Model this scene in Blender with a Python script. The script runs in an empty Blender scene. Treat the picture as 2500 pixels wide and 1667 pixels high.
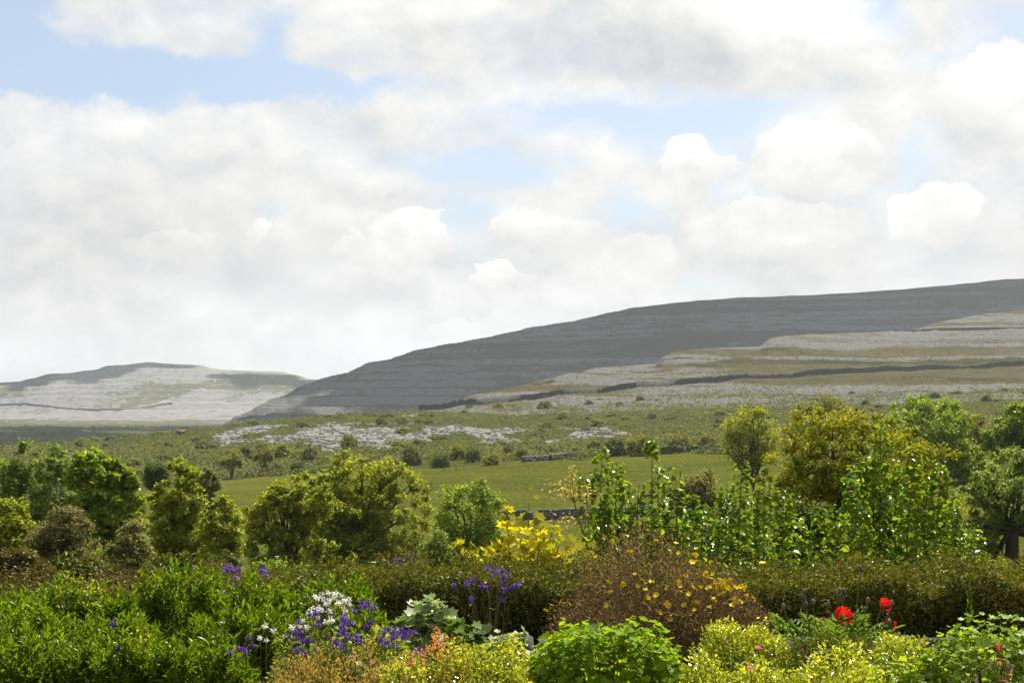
import bpy, math
import numpy as np
from math import radians, sin, cos, tan, atan, pi

# ------------------------------------------------------------------ camera, sky, sun, exposure
S = bpy.context.scene
COL = S.collection
FPX = 2500 * 50.0 / 36.0            # focal length in photograph pixels
PITCH = atan((1000 - 833.5) / FPX)  # the level line lies at row 1000 of the photograph
cam = bpy.data.objects.new("camera", bpy.data.cameras.new("camera"))
COL.objects.link(cam)
cam.data.lens = 50.0
cam.data.sensor_width = 36.0
cam.data.clip_start = 0.1
cam.data.clip_end = 40000
cam.location = (0, 0, 0)
cam.rotation_euler = (pi / 2 + PITCH, 0, 0)
S.camera = cam

SUN_EL, SUN_AZ = radians(56), radians(25)      # azimuth from straight ahead (+Y) towards the right (+X)
SUNV = np.array([sin(SUN_AZ) * cos(SUN_EL), cos(SUN_AZ) * cos(SUN_EL), sin(SUN_EL)])
S.view_settings.view_transform = 'Standard'
S.view_settings.look = 'None'
S.view_settings.gamma = 1.0
S.view_settings.exposure = 1.08
S.cycles.max_bounces = 7
S.cycles.diffuse_bounces = 3
S.cycles.transmission_bounces = 4
S.cycles.glossy_bounces = 2
S.cycles.volume_bounces = 0
S.cycles.transparent_max_bounces = 8

sun = bpy.data.objects.new("sun", bpy.data.lights.new("sun", 'SUN'))
COL.objects.link(sun)
sun.data.energy = 5.0
sun.data.angle = radians(0.5)
sun.data.color = (1.0, 0.95, 0.86)
sun.rotation_euler = (pi / 2 - SUN_EL, 0, pi - SUN_AZ)

W = bpy.data.worlds.new("World")
S.world = W
W.use_nodes = True
W.cycles.sampling_method = 'NONE'


class NT:
    """small helper to write node trees as expressions"""
    def __init__(s, tree):
        s.t = tree
    def n(s, typ, **kw):
        nd = s.t.nodes.new(typ)
        for k, v in kw.items():
            setattr(nd, k, v)
        return nd
    def put(s, sock, v):
        if isinstance(v, (int, float)):
            sock.default_value = v
        elif isinstance(v, (tuple, list)):
            sock.default_value = tuple(v) if len(v) == len(sock.default_value) else tuple(v) + (1.0,)
        else:
            s.t.links.new(v, sock)
    def m(s, op, a, b=0.0, c=0.0, clamp=False):
        nd = s.n('ShaderNodeMath', operation=op, use_clamp=clamp)
        for i, v in enumerate((a, b, c)):
            s.put(nd.inputs[i], v)
        return nd.outputs[0]
    def ss(s, x, lo, hi, a=0.0, b=1.0):
        nd = s.n('ShaderNodeMapRange', interpolation_type='SMOOTHSTEP')
        for i, v in enumerate((x, lo, hi, a, b)):
            s.put(nd.inputs[i], v)
        return nd.outputs[0]
    def mix(s, f, a, b, mode='MIX'):
        nd = s.n('ShaderNodeMix', data_type='RGBA', blend_type=mode)
        s.put(nd.inputs[0], f)
        s.put(nd.inputs[6], a)
        s.put(nd.inputs[7], b)
        return nd.outputs[2]
    def noise(s, vec, scale, detail=4, rough=0.55, dist=0.0, color=False):
        nd = s.n('ShaderNodeTexNoise')
        s.put(nd.inputs['Vector'], vec)
        nd.inputs['Scale'].default_value = scale
        nd.inputs['Detail'].default_value = detail
        nd.inputs['Roughness'].default_value = rough
        nd.inputs['Distortion'].default_value = dist
        return nd.outputs[1 if color else 0]
    def scale(s, vec, xyz):
        nd = s.n('ShaderNodeVectorMath', operation='MULTIPLY')
        s.put(nd.inputs[0], vec)
        nd.inputs[1].default_value = xyz
        return nd.outputs[0]
    def ramp(s, f, stops):
        nd = s.n('ShaderNodeValToRGB')
        el = nd.color_ramp.elements
        while len(el) < len(stops):
            el.new(0.5)
        for e, (p, c) in zip(el, stops):
            e.position = p
            e.color = tuple(c) + (1.0,)
        s.put(nd.inputs[0], f)
        return nd.outputs[0]


def make_sky():
    t = W.node_tree
    t.nodes.clear()
    N = NT(t)
    out = N.n('ShaderNodeOutputWorld')
    bg = N.n('ShaderNodeBackground')
    bg.inputs['Strength'].default_value = 0.064
    t.links.new(bg.outputs[0], out.inputs[0])
    sky = N.n('ShaderNodeTexSky', sky_type='NISHITA')
    sky.sun_disc = False
    sky.sun_elevation = SUN_EL
    sky.sun_rotation = SUN_AZ
    sky.altitude = 50
    sky.air_density = 1.0
    sky.dust_density = 1.6
    sky.ozone_density = 1.2
    d = N.n('ShaderNodeTexCoord').outputs['Generated']
    sep = N.n('ShaderNodeSeparateXYZ')
    t.links.new(d, sep.inputs[0])
    x, y, z = sep.outputs
    az = N.m('ARCTAN2', x, y)
    el = N.m('ARCSINE', z)
    v1 = N.scale(d, (1, 1, 2.1))
    v2 = N.scale(d, (1, 1, 1.35))
    big = N.noise(v1, 5.0, 2, 0.5)
    mid = N.noise(v2, 13.0, 6, 0.62, 0.2)
    warp = N.noise(v2, 26.0, 4, 0.6, color=True)
    ws = N.n('ShaderNodeSeparateColor')
    t.links.new(warp, ws.inputs[0])
    wx = N.m('SUBTRACT', ws.outputs[0], 0.5)
    wy = N.m('SUBTRACT', ws.outputs[1], 0.5)
    waz = N.m('MULTIPLY_ADD', wx, 0.055, az)
    wel = N.m('MULTIPLY_ADD', wy, 0.042, el)
    K = 1 / FPX

    def ang(u, v):
        return (u - 1250) * K, (1000 - v) * K * 0.985

    def dist(u, v, ru, rv, warped=True):
        a, e = ang(u, v)
        dx = N.m('MULTIPLY', N.m('SUBTRACT', waz if warped else az, a), 1 / (ru * K))
        dy = N.m('MULTIPLY', N.m('SUBTRACT', wel if warped else el, e), 1 / (rv * K))
        dd = N.m('SQRT', N.m('ADD', N.m('MULTIPLY', dx, dx), N.m('MULTIPLY', dy, dy)))
        return dd, dy

    # relief: the same billows a little higher up, so that tops catch the light and bases stay grey
    up = N.n('ShaderNodeVectorMath', operation='ADD')
    t.links.new(v2, up.inputs[0])
    up.inputs[1].default_value = (0.008, 0.0, 0.022)
    relief = N.m('SUBTRACT', mid, N.noise(up.outputs[0], 13.0, 6, 0.62, 0.2))
    # cover: broken cloud deck everywhere, with the blue gaps that are in view
    cover = N.m('ADD', N.m('MULTIPLY', big, 0.55), N.m('MULTIPLY', mid, 0.5))
    cover = N.m('ADD', cover, 0.10)
    gaps = [(20, 80, 150, 140, .55), (60, 205, 330, 60, .55), (330, 215, 380, 55, .6), (820, 215, 260, 35, .4), (655, 120, 75, 110, .35), (570, 195, 190, 40, .3),
            (1420, 285, 330, 60, .42), (1190, 400, 260, 45, .45), (1690, 320, 190, 85, .42), (1540, 500, 110, 60, .4), (1150, 505, 90, 45, .28),
            (1850, 275, 180, 40, .3), (2230, 385, 70, 70, .35), (2440, 95, 150, 60, .35), (2150, 40, 60, 90, .3), (645, 525, 50, 30, .3),
            (1690, 690, 190, 40, .3), (1740, 460, 70, 35, .25), (2300, 180, 160, 45, .25)]
    for u, v, ru, rv, s in gaps:
        dd, _ = dist(u, v, ru * 1.2, rv * 1.25)
        cover = N.m('SUBTRACT', cover, N.ss(dd, 1.25, 0.0, 0, s * 0.88))
    cov = N.ss(cover, 0.22, 0.68)
    # brightness of the cloud: thick parts grey below, bright where thin or facing the sun
    lit = N.noise(N.scale(d, (1, 1, 2.2)), 9.0, 6, 0.66, 0.4)
    br = N.m('MULTIPLY_ADD', N.m('SUBTRACT', lit, 0.5), 0.32, 0.965)
    for u, v, ru, rv, s in [(1720, 130, 420, 95, -.20), (1150, 110, 420, 80, -.08), (300, 330, 700, 110, .05), (250, 560, 520, 120, -.05),
                            (60, 700, 260, 55, -.10), (1950, 60, 230, 110, .36), (950, 30, 330, 70, .12), (1900, 640, 220, 60, -.10),
                            (2330, 600, 300, 70, -.10), (1050, 700, 350, 60, -.05), (450, 40, 300, 90, -.02), (2380, 60, 200, 120, -.03)]:
        dd, _ = dist(u, v, ru * 1.25, rv * 1.25)
        br = N.m('ADD', br, N.ss(dd, 1.15, 0.0, 0, s))
    # separate heaped clouds low in the sky
    for u, v, ru, rv, b in [(1010, 580, 120, 70, .16), (1215, 672, 82, 40, .18), (870, 600, 60, 35, .10), (1690, 415, 95, 85, .16), (1985, 400, 190, 115, .14),
                            (2270, 545, 130, 75, .18), (2420, 290, 190, 130, .13), (1560, 640, 130, 75, .12), (1340, 545, 150, 60, .10),
                            (1100, 822, 95, 45, .08), (1880, 560, 220, 70, .10), (655, 555, 40, 26, .14), (430, 620, 130, 45, .06)]:
        dd, dy = dist(u, v, ru, rv)
        dd = N.m('MULTIPLY_ADD', N.m('SUBTRACT', mid, 0.5), 0.9, dd)
        mk = N.ss(dd, 1.02, 0.88)
        cov = N.m('MAXIMUM', cov, mk)
        sh = N.m('MULTIPLY_ADD', dy, b * 0.9, 0.96 + b * 0.5)
        br = N.m('ADD', N.m('MULTIPLY', br, N.m('SUBTRACT', 1.0, mk)), N.m('MULTIPLY', N.m('MULTIPLY_ADD', N.m('SUBTRACT', lit, 0.5), 0.25, sh), mk))
    br = N.m('MULTIPLY_ADD', relief, .65, br)
    br = N.m('MINIMUM', N.m('MAXIMUM', br, .72), 1.22)
    warmth = N.ss(br, 0.68, 0.98)
    ccol = N.mix(warmth, (0.955, 0.975, 1.0), (1.0, 0.985, 0.955))
    vm = N.n('ShaderNodeVectorMath', operation='SCALE')
    t.links.new(ccol, vm.inputs[0])
    t.links.new(N.m('MULTIPLY', br, 6.6), vm.inputs['Scale'])
    # thin veil near the level line
    veil = N.ss(el, 0.16, -0.02, 0.0, 0.5)
    cov = N.m('MAXIMUM', cov, veil)
    blue = N.mix(0.25, sky.outputs[0], (4.3, 4.9, 5.6))
    col = N.mix(cov, blue, vm.outputs[0])
    t.links.new(col, bg.inputs['Color'])


make_sky()

# ------------------------------------------------------------------ helpers
RNG = np.random.default_rng(7)


def P(u, v, D):
    """photograph pixel at forward distance D -> world point"""
    dx, dy = (u - 1250) / FPX, (833.5 - v) / FPX
    Y = cos(PITCH) - sin(PITCH) * dy
    Z = sin(PITCH) + cos(PITCH) * dy
    k = D / Y
    return np.array([dx * k, D, Z * k])


def PX(x, y, z):
    """world -> photograph pixel (arrays)"""
    f = y * cos(PITCH) + z * sin(PITCH)
    up = -y * sin(PITCH) + z * cos(PITCH)
    return 1250 + FPX * x / f, 833.5 - FPX * up / f


def ih(ix, iy, seed):
    h = (ix.astype(np.int64) * 374761393 + iy.astype(np.int64) * 668265263 + seed * 974711) & 0x7fffffff
    h = ((h ^ (h >> 13)) * 1274126177) & 0x7fffffff
    return ((h ^ (h >> 16)) & 0xffff) / 65535.0


def vn(x, y, seed=0):
    ix, iy = np.floor(x), np.floor(y)
    fx, fy = x - ix, y - iy
    fx, fy = fx * fx * (3 - 2 * fx), fy * fy * (3 - 2 * fy)
    a, b = ih(ix, iy, seed), ih(ix + 1, iy, seed)
    c, d = ih(ix, iy + 1, seed), ih(ix + 1, iy + 1, seed)
    return (a + (b - a) * fx) * (1 - fy) + (c + (d - c) * fx) * fy


def fbm(x, y, octv=4, seed=0, gain=0.5):
    s, a, t = 0.0, 1.0, 0.0
    for i in range(octv):
        s = s + a * vn(x * 2 ** i, y * 2 ** i, seed + i * 17)
        t += a
        a *= gain
    return s / t


def sstep(x, a, b):
    t = np.clip((x - a) / (b - a), 0, 1)
    return t * t * (3 - 2 * t)


def mkmesh(name, V, *FS, smooth=False, attrs=None):
    V = np.ascontiguousarray(V, dtype=np.float32)
    FS = [np.asarray(f, dtype=np.int32) for f in FS if len(f)]
    me = bpy.data.meshes.new(name)
    me.vertices.add(len(V))
    me.vertices.foreach_set('co', V.ravel())
    nl = sum(f.size for f in FS)
    npoly = sum(len(f) for f in FS)
    me.loops.add(nl)
    me.loops.foreach_set('vertex_index', np.concatenate([f.ravel() for f in FS]))
    me.polygons.add(npoly)
    starts, o = [], 0
    for f in FS:
        starts.append(o + np.arange(len(f), dtype=np.int32) * f.shape[1])
        o += f.size
    me.polygons.foreach_set('loop_start', np.concatenate(starts))
    if smooth:
        me.polygons.foreach_set('use_smooth', np.ones(npoly, dtype=bool))
    me.update(calc_edges=True)
    for k, a in (attrs or {}).items():
        at = me.attributes.new(k, 'FLOAT', 'POINT')
        at.data.foreach_set('value', np.asarray(a, dtype=np.float32))
    return me


class MB:
    """collects pieces of geometry for one mesh"""
    def __init__(s):
        s.V, s.Q, s.T, s.n = [], [], [], 0
    def add(s, V, Q=None, T=None):
        V = np.asarray(V, float)
        s.V.append(V)
        if Q is not None and len(Q):
            s.Q.append(np.asarray(Q) + s.n)
        if T is not None and len(T):
            s.T.append(np.asarray(T) + s.n)
        s.n += len(V)
        return s
    def mesh(s, name, smooth=False, off=None):
        V = np.concatenate(s.V)
        if off is not None:
            V = V - np.asarray(off)
        return mkmesh(name, V, np.concatenate(s.Q) if s.Q else [], np.concatenate(s.T) if s.T else [], smooth=smooth)


def thing(name, label, cat, loc=(0, 0, 0), group=None):
    o = bpy.data.objects.new(name, None)
    COL.objects.link(o)
    o.empty_display_size = 0.2
    o.location = tuple(float(q) for q in loc)
    o['label'] = label
    o['category'] = cat
    if group:
        o['group'] = group
    return o


def obj(name, me, mat=None, parent=None, kind=None, loc=None):
    o = bpy.data.objects.new(name, me)
    COL.objects.link(o)
    if mat is not None and not me.materials:
        me.materials.append(mat)
    if parent is not None:
        o.parent = parent
    if kind:
        o['kind'] = kind
    if loc is not None:
        o.location = tuple(float(q) for q in loc)
    return o


def tag(o, label, cat, group=None):
    o['label'] = label
    o['category'] = cat
    if group:
        o['group'] = group
    return o


def unit(a):
    return a / np.maximum(np.linalg.norm(a, axis=-1, keepdims=True), 1e-9)


def rdir(n, rng):
    return unit(rng.normal(size=(n, 3)))


# leaf outlines: x across, y along, z out of the blade
DIAMOND = (np.array([[0, 0, 0], [-.5, .5, .12], [0, 1, -.08], [.5, .5, .12]]), np.array([[0, 2, 1], [0, 3, 2]]))
LANCE = (np.array([[0, 0, 0], [-.5, .38, .14], [-.33, .7, .06], [0, 1, -.16], [.33, .7, .06], [.5, .38, .14], [0, .5, 0]]),
         np.array([[0, 6, 1], [1, 6, 2], [2, 6, 3], [3, 6, 4], [4, 6, 5], [5, 6, 0]]))
LANCE4 = (np.array([[0, 0, 0], [-.5, .48, .13], [0, 1, -.16], [.5, .48, .13], [0, .5, 0]]), np.array([[0, 4, 1], [1, 4, 2], [2, 4, 3], [3, 4, 0]]))
ROUND = (np.array([[0, 0, 0], [-.42, .12, .06], [-.52, .45, .1], [-.28, .8, .02], [0, 1, -.14], [.28, .8, .02], [.52, .45, .1], [.42, .12, .06], [0, .45, -.03]]),
         np.array([[8, 1, 0], [8, 2, 1], [8, 3, 2], [8, 4, 3], [8, 5, 4], [8, 6, 5], [8, 7, 6], [8, 0, 7]]))


def fan_leaf(lobes=5, depth=.35, cup=.12, heart=True):
    """palmate leaf of n lobes as a fan about its middle"""
    pts = [(0, 0.0, 0)]
    n = lobes * 2 + 1
    for i in range(n):
        a = -pi * 0.86 + 2 * pi * 0.86 * i / (n - 1)
        r = .56 if i % 2 else .56 * (1 - depth)
        if i in (0, n - 1):
            r *= .8
        pts.append((r * sin(a), .42 + r * cos(a), cup * (r / .56) ** 2 * (1 if i % 2 else .3) - .05))
    c = len(pts)
    pts.append((0, .42, -.04))
    T = [[c, i, i + 1] for i in range(1, c - 1)] + [[c, 0, 1], [c, c - 1, 0]]
    return np.array(pts, float), np.array(T)


PALM = fan_leaf(5, .38)
MANTLE = fan_leaf(5, .16, .2)


def leaves(pos, axis, nrm, L, Wd, tmpl=DIAMOND):
    tv, tf = tmpl
    n = len(pos)
    axis = unit(axis)
    side = np.cross(axis, nrm)
    side = unit(np.where(np.linalg.norm(side, axis=1, keepdims=True) < 1e-4, np.cross(axis, [[1., .3, .2]]), side))
    nn = np.cross(side, axis)
    L = np.broadcast_to(np.asarray(L, float), (n,))[:, None, None]
    Wd = np.broadcast_to(np.asarray(Wd, float), (n,))[:, None, None]
    V = pos[:, None, :] + side[:, None, :] * tv[None, :, 0:1] * Wd + axis[:, None, :] * tv[None, :, 1:2] * L + nn[:, None, :] * tv[None, :, 2:3] * L
    F = tf[None] + (np.arange(n) * len(tv))[:, None, None]
    return V.reshape(-1, 3), F.reshape(-1, tf.shape[1])


def tube(pts, rad, sides=5):
    pts = np.asarray(pts, float)
    rad = np.broadcast_to(np.asarray(rad, float), (len(pts),))
    tg = unit(np.gradient(pts, axis=0))
    ref = np.array([.31, .2, .93]) if abs(tg[0][2]) < .9 else np.array([1., .1, 0])
    s = unit(np.cross(tg, ref))
    b = np.cross(s, tg)
    an = np.arange(sides) * 2 * pi / sides
    V = pts[:, None] + (s[:, None] * np.cos(an)[None, :, None] + b[:, None] * np.sin(an)[None, :, None]) * rad[:, None, None]
    k = len(pts)
    i, j = np.meshgrid(np.arange(k - 1), np.arange(sides), indexing='ij')
    j2 = (j + 1) % sides
    Q = np.stack([i * sides + j, i * sides + j2, (i + 1) * sides + j2, (i + 1) * sides + j], -1).reshape(-1, 4)
    return V.reshape(-1, 3), Q


def bez(a, b, c, k=5):
    t = np.linspace(0, 1, k)[:, None]
    a, b, c = (np.asarray(q, float) for q in (a, b, c))
    return a * (1 - t) ** 2 + 2 * b * t * (1 - t) + c * t * t


# ------------------------------------------------------------------ materials
def new_mat(name):
    m = bpy.data.materials.new(name)
    m.use_nodes = True
    m.node_tree.nodes.clear()
    N = NT(m.node_tree)
    out = N.n('ShaderNodeOutputMaterial')
    return m, N, out


def leafmat(name, stops, transl=0.38, rough=0.42, tint=(1.3, 1.15, 0.5), spec=0.5, gain=1.0, tone=0.9):
    m, N, out = new_mat(name)
    transl, rough, spec, gain = min(transl + .12, .58), rough, spec * .028, gain * 1.52
    t = m.node_tree
    rnd = N.n('ShaderNodeNewGeometry').outputs['Random Per Island']
    oi = N.n('ShaderNodeObjectInfo').outputs['Random']
    f = N.m('FRACT', N.m('ADD', rnd, oi))
    pos = N.n('ShaderNodeTexCoord').outputs['Object']
    big = N.noise(pos, tone, 2, 0.5)
    f = N.m('ADD', N.m('MULTIPLY', f, 0.72), N.m('MULTIPLY_ADD', N.m('SUBTRACT', big, 0.5), 1.1, 0.14), clamp=True)
    c = N.ramp(f, [(q, tuple(min(.85, w * gain) for w in cc)) for q, cc in stops])
    p = N.n('ShaderNodeBsdfDiffuse')
    t.links.new(c, p.inputs['Color'])
    tr = N.n('ShaderNodeBsdfTranslucent')
    t.links.new(N.mix(1.0, c, tint, 'MULTIPLY'), tr.inputs[0])
    ms = N.n('ShaderNodeMixShader')
    ms.inputs[0].default_value = transl
    t.links.new(p.outputs[0], ms.inputs[1])
    t.links.new(tr.outputs[0], ms.inputs[2])
    gl = N.n('ShaderNodeBsdfGlossy')
    gl.inputs['Roughness'].default_value = rough
    gl.inputs['Color'].default_value = (.95, 1, .9, 1)
    m2 = N.n('ShaderNodeMixShader')
    m2.inputs[0].default_value = spec
    t.links.new(ms.outputs[0], m2.inputs[1])
    t.links.new(gl.outputs[0], m2.inputs[2])
    t.links.new(m2.outputs[0], out.inputs[0])
    return m


def plainmat(name, c1, c2, scale=8, rough=0.8, spec=0.3, bump=0.0, transl=0.0):
    m, N, out = new_mat(name)
    if name != 'cloud_white':
        c1, c2 = [[q * .84 for q in c_] for c_ in (c1, c2)]
    t = m.node_tree
    pos = N.n('ShaderNodeTexCoord').outputs['Object']
    nz = N.noise(pos, scale, 5, 0.6)
    oi = N.n('ShaderNodeObjectInfo').outputs['Random']
    f = N.m('ADD', N.ss(nz, .3, .7, 0, .7), N.m('MULTIPLY', oi, .3))
    c = N.mix(f, c1, c2)
    p = N.n('ShaderNodeBsdfPrincipled')
    t.links.new(c, p.inputs['Base Color'])
    p.inputs['Roughness'].default_value = rough
    p.inputs['Specular IOR Level'].default_value = spec
    if bump:
        b = N.n('ShaderNodeBump')
        b.inputs['Strength'].default_value = bump
        t.links.new(nz, b.inputs['Height'])
        t.links.new(b.outputs[0], p.inputs['Normal'])
    sh = p.outputs[0]
    if transl:
        tr = N.n('ShaderNodeBsdfTranslucent')
        t.links.new(c, tr.inputs[0])
        ms = N.n('ShaderNodeMixShader')
        ms.inputs[0].default_value = transl
        t.links.new(sh, ms.inputs[1])
        t.links.new(tr.outputs[0], ms.inputs[2])
        sh = ms.outputs[0]
    t.links.new(sh, out.inputs[0])
    return m


def terrainmat(name, lime1, lime2, grass1, grass2, scrub1, scrub2, fs, crack=0.4, crackamt=.6, field=None, bump=1.0, jitter=1.5):
    """limestone, turf and scrub, distributed by the attributes lime / scrub / field"""
    m, N, out = new_mat(name)
    t = m.node_tree
    pos = N.n('ShaderNodeTexCoord').outputs['Object']
    lime1, lime2, grass1, grass2, scrub1, scrub2 = [[q * .84 for q in c_] for c_ in (lime1, lime2, grass1, grass2, scrub1, scrub2)]
    field = [[q * .84 for q in c_] for c_ in field] if field else None
    at = lambda k: N.n('ShaderNodeAttribute', attribute_name=k).outputs['Fac']
    flat = N.scale(pos, (1, .35, 3.0))
    n1 = N.noise(flat, fs, 6, .65)
    n2 = N.noise(pos, fs * .22, 5, .6)
    n3 = N.noise(N.scale(pos, (1, .5, 2)), fs * 3.1, 4, .6)
    vor = N.n('ShaderNodeTexVoronoi', feature='DISTANCE_TO_EDGE')
    wv = N.n('ShaderNodeVectorMath', operation='ADD')
    t.links.new(N.scale(pos, (1, .45, 1.6)), wv.inputs[0])
    t.links.new(N.noise(pos, fs * .8, 3, .5, color=True), wv.inputs[1])
    t.links.new(wv.outputs[0], vor.inputs['Vector'])
    vor.inputs['Scale'].default_value = crack
    cr = N.m('MULTIPLY', N.ss(vor.outputs[0], .09, .0), crackamt)
    lime = N.mix(N.ss(n1, .3, .72), lime1, lime2)
    lime = N.mix(N.m('MULTIPLY', N.ss(n3, .5, .75), .5), lime, [q * .62 for q in lime1])
    lime = N.mix(cr, lime, (.05, .055, .04))
    grass = N.mix(N.ss(N.m('ADD', N.m('MULTIPLY', n2, .6), N.m('MULTIPLY', n3, .4)), .36, .64), grass1, grass2)
    scrub = N.mix(N.ss(N.m('ADD', N.m('MULTIPLY', n1, .5), N.m('MULTIPLY', n3, .5)), .36, .62), scrub1, scrub2)
    jit = N.m('MULTIPLY', N.m('SUBTRACT', N.m('ADD', N.m('MULTIPLY', n1, .6), N.m('MULTIPLY', n3, .4)), .5), jitter)
    kl = N.ss(N.m('ADD', at('lime'), jit), .42, .58)
    ks = N.ss(N.m('ADD', at('scrub'), jit), .42, .58)
    c = N.mix(kl, grass, lime)
    c = N.mix(ks, c, scrub)
    h = N.m('ADD', N.m('MULTIPLY', n1, .7), N.m('MULTIPLY', n3, .3))
    h = N.m('SUBTRACT', h, N.m('MULTIPLY', cr, .5))
    if field:
        fx = N.scale(pos, (.5, 1.0, 1))
        f1 = N.noise(fx, .055, 4, .6)
        f2 = N.noise(fx, .55, 5, .7)
        f3 = N.noise(pos, 6.0, 4, .7)
        f4 = N.noise(N.scale(pos, (1, .3, 1)), 1.7, 5, .75)
        fc = N.mix(N.ss(N.m('ADD', N.m('MULTIPLY', f1, .55), N.m('MULTIPLY', f2, .45)), .38, .62), field[0], field[1])
        fc = N.mix(N.m('MULTIPLY', N.ss(N.m('ADD', N.m('MULTIPLY', f3, .4), N.m('MULTIPLY', f4, .6)), .42, .66), .75), fc, field[2])
        kf = at('field')
        c = N.mix(kf, c, fc)
        h = N.m('ADD', N.m('MULTIPLY', h, N.m('SUBTRACT', 1.0, kf)), N.m('MULTIPLY', N.m('MULTIPLY', N.m('ADD', f3, f4), .25), kf))
        soil = at('soil')
        c = N.mix(soil, c, N.mix(N.noise(pos, 9, 4), (.035, .026, .017), (.06, .045, .028)))
    b = N.n('ShaderNodeBump')
    b.inputs['Strength'].default_value = bump
    b.inputs['Distance'].default_value = .6 / fs
    t.links.new(h, b.inputs['Height'])
    p = N.n('ShaderNodeBsdfPrincipled')
    t.links.new(c, p.inputs['Base Color'])
    p.inputs['Roughness'].default_value = .92
    p.inputs['Specular IOR Level'].default_value = 0.0
    t.links.new(b.outputs[0], p.inputs['Normal'])
    t.links.new(p.outputs[0], out.inputs[0])
    return m

# ------------------------------------------------------------------ terrain
def polar(x, y):
    r = np.hypot(x, y)
    th = np.clip(np.arctan2(x, y), -.5, .5)
    return np.tan(th), r * np.cos(th)


def zv(v, D):
    return P(1250, v, D)[2]


_cp = []
for a in (-.5, -.25, 0, .25, .5):
    for D, z in ((1, -2.35), (4, -2.35), (9, -2.35), (14, -2.35), (18, -2.75), (30, -4.3)):
        _cp.append((a, D, z))
    _cp.append((a, 60, -7.6 + max(a, 0) * 4))
    _cp.append((a, 90, -10 + max(a, 0) * 9))
    _cp.append((a, 130, -11.9 + max(a, 0) * 12.5))
    _cp.append((a, 3000, -30))
    _cp.append((a, 4500, -29))
    _cp.append((a, 7000, -29))
for u, v, D in [(1350, 1268, 167), (1000, 1275, 165), (500, 1285, 165), (0, 1290, 165), (-400, 1295, 165), (2340, 1160, 150), (2700, 1150, 150), (1850, 1225, 160),
                (1300, 1128, 245), (1700, 1107, 262), (1000, 1143, 245), (550, 1178, 240), (0, 1200, 240), (-400, 1205, 240), (2300, 1092, 260), (2800, 1080, 260),
                (600, 1117, 320), (1200, 1100, 320), (1800, 1077, 320), (2400, 1050, 320), (100, 1125, 320), (-400, 1130, 320), (2900, 1040, 320),
                (500, 1063, 450), (900, 1045, 450), (1300, 1048, 450), (1800, 1022, 450), (2400, 1002, 450), (100, 1096, 450), (250, 1088, 450), (-400, 1105, 450), (2900, 995, 450),
                (520, 1046, 570), (700, 1027, 570), (900, 1015, 570), (1050, 1008, 570), (1400, 1007, 570), (1800, 998, 570), (2400, 980, 570), (0, 1096, 560), (250, 1078, 560), (-400, 1100, 560), (2900, 975, 570),
                (-400, 1100, 850), (0, 1100, 850), (500, 1085, 850), (1000, 1060, 850), (1500, 1040, 850), (2000, 1030, 850), (2900, 1020, 850),
                (-400, 1082, 1300), (200, 1080, 1300), (900, 1075, 1300), (1800, 1070, 1300), (2900, 1070, 1300)]:
    _cp.append(((u - 1250) / FPX, D, zv(v, D)))
_cp = np.array(_cp)
_X = np.stack([_cp[:, 0] * 3.0, np.log(_cp[:, 1])], 1)


def _tps(d2):
    return np.where(d2 > 1e-12, 0.5 * d2 * np.log(np.maximum(d2, 1e-12)), 0)


_d2 = ((_X[:, None] - _X[None]) ** 2).sum(-1)
_n = len(_X)
_A = np.zeros((_n + 3, _n + 3))
_A[:_n, :_n] = _tps(_d2) + np.eye(_n) * 2e-3
_A[:_n, _n:] = np.c_[np.ones(_n), _X]
_A[_n:, :_n] = _A[:_n, _n:].T
_w = np.linalg.solve(_A, np.r_[_cp[:, 2], np.zeros(3)])


def G0(x, y):
    x, y = np.asarray(x, float), np.asarray(y, float)
    sh = x.shape
    a, D = polar(x.ravel(), y.ravel())
    q = np.stack([a * 3.0, np.log(np.maximum(D, 1.0))], 1)
    out = np.empty(len(q))
    for i in range(0, len(q), 40000):
        s = q[i:i + 40000]
        d2 = ((s[:, None] - _X[None]) ** 2).sum(-1)
        out[i:i + 40000] = _tps(d2) @ _w[:_n] + _w[_n] + s @ _w[_n + 1:]
    return out.reshape(sh)


def G(x, y):
    x, y = np.asarray(x, float), np.asarray(y, float)
    r = np.hypot(x, y)
    z = G0(x, y)
    z = z + (fbm(x / 60, y / 60, 3, 5) - .5) * 3.0 * sstep(r, 280, 420)
    z = z + (fbm(x / 9, y / 9, 3, 9) - .5) * 1.3 * sstep(r, 280, 380) * (1 - sstep(r, 900, 1500))
    z = z + (fbm(x / 14, y / 20, 3, 12) - .5) * .7 * sstep(r, 40, 120)
    z = z + (fbm(x / .6, y / .6, 3, 15) - .5) * .10 * (1 - sstep(r, 40, 80))
    return z


def inpoly(u, v, poly):
    poly = np.asarray(poly, float)
    c = np.zeros(u.shape, bool)
    j = len(poly) - 1
    for i in range(len(poly)):
        xi, yi = poly[i]
        xj, yj = poly[j]
        if yi != yj:
            c ^= ((yi > v) != (yj > v)) & (u < (xj - xi) * (v - yi) / (yj - yi) + xi)
        j = i
    return c


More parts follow.
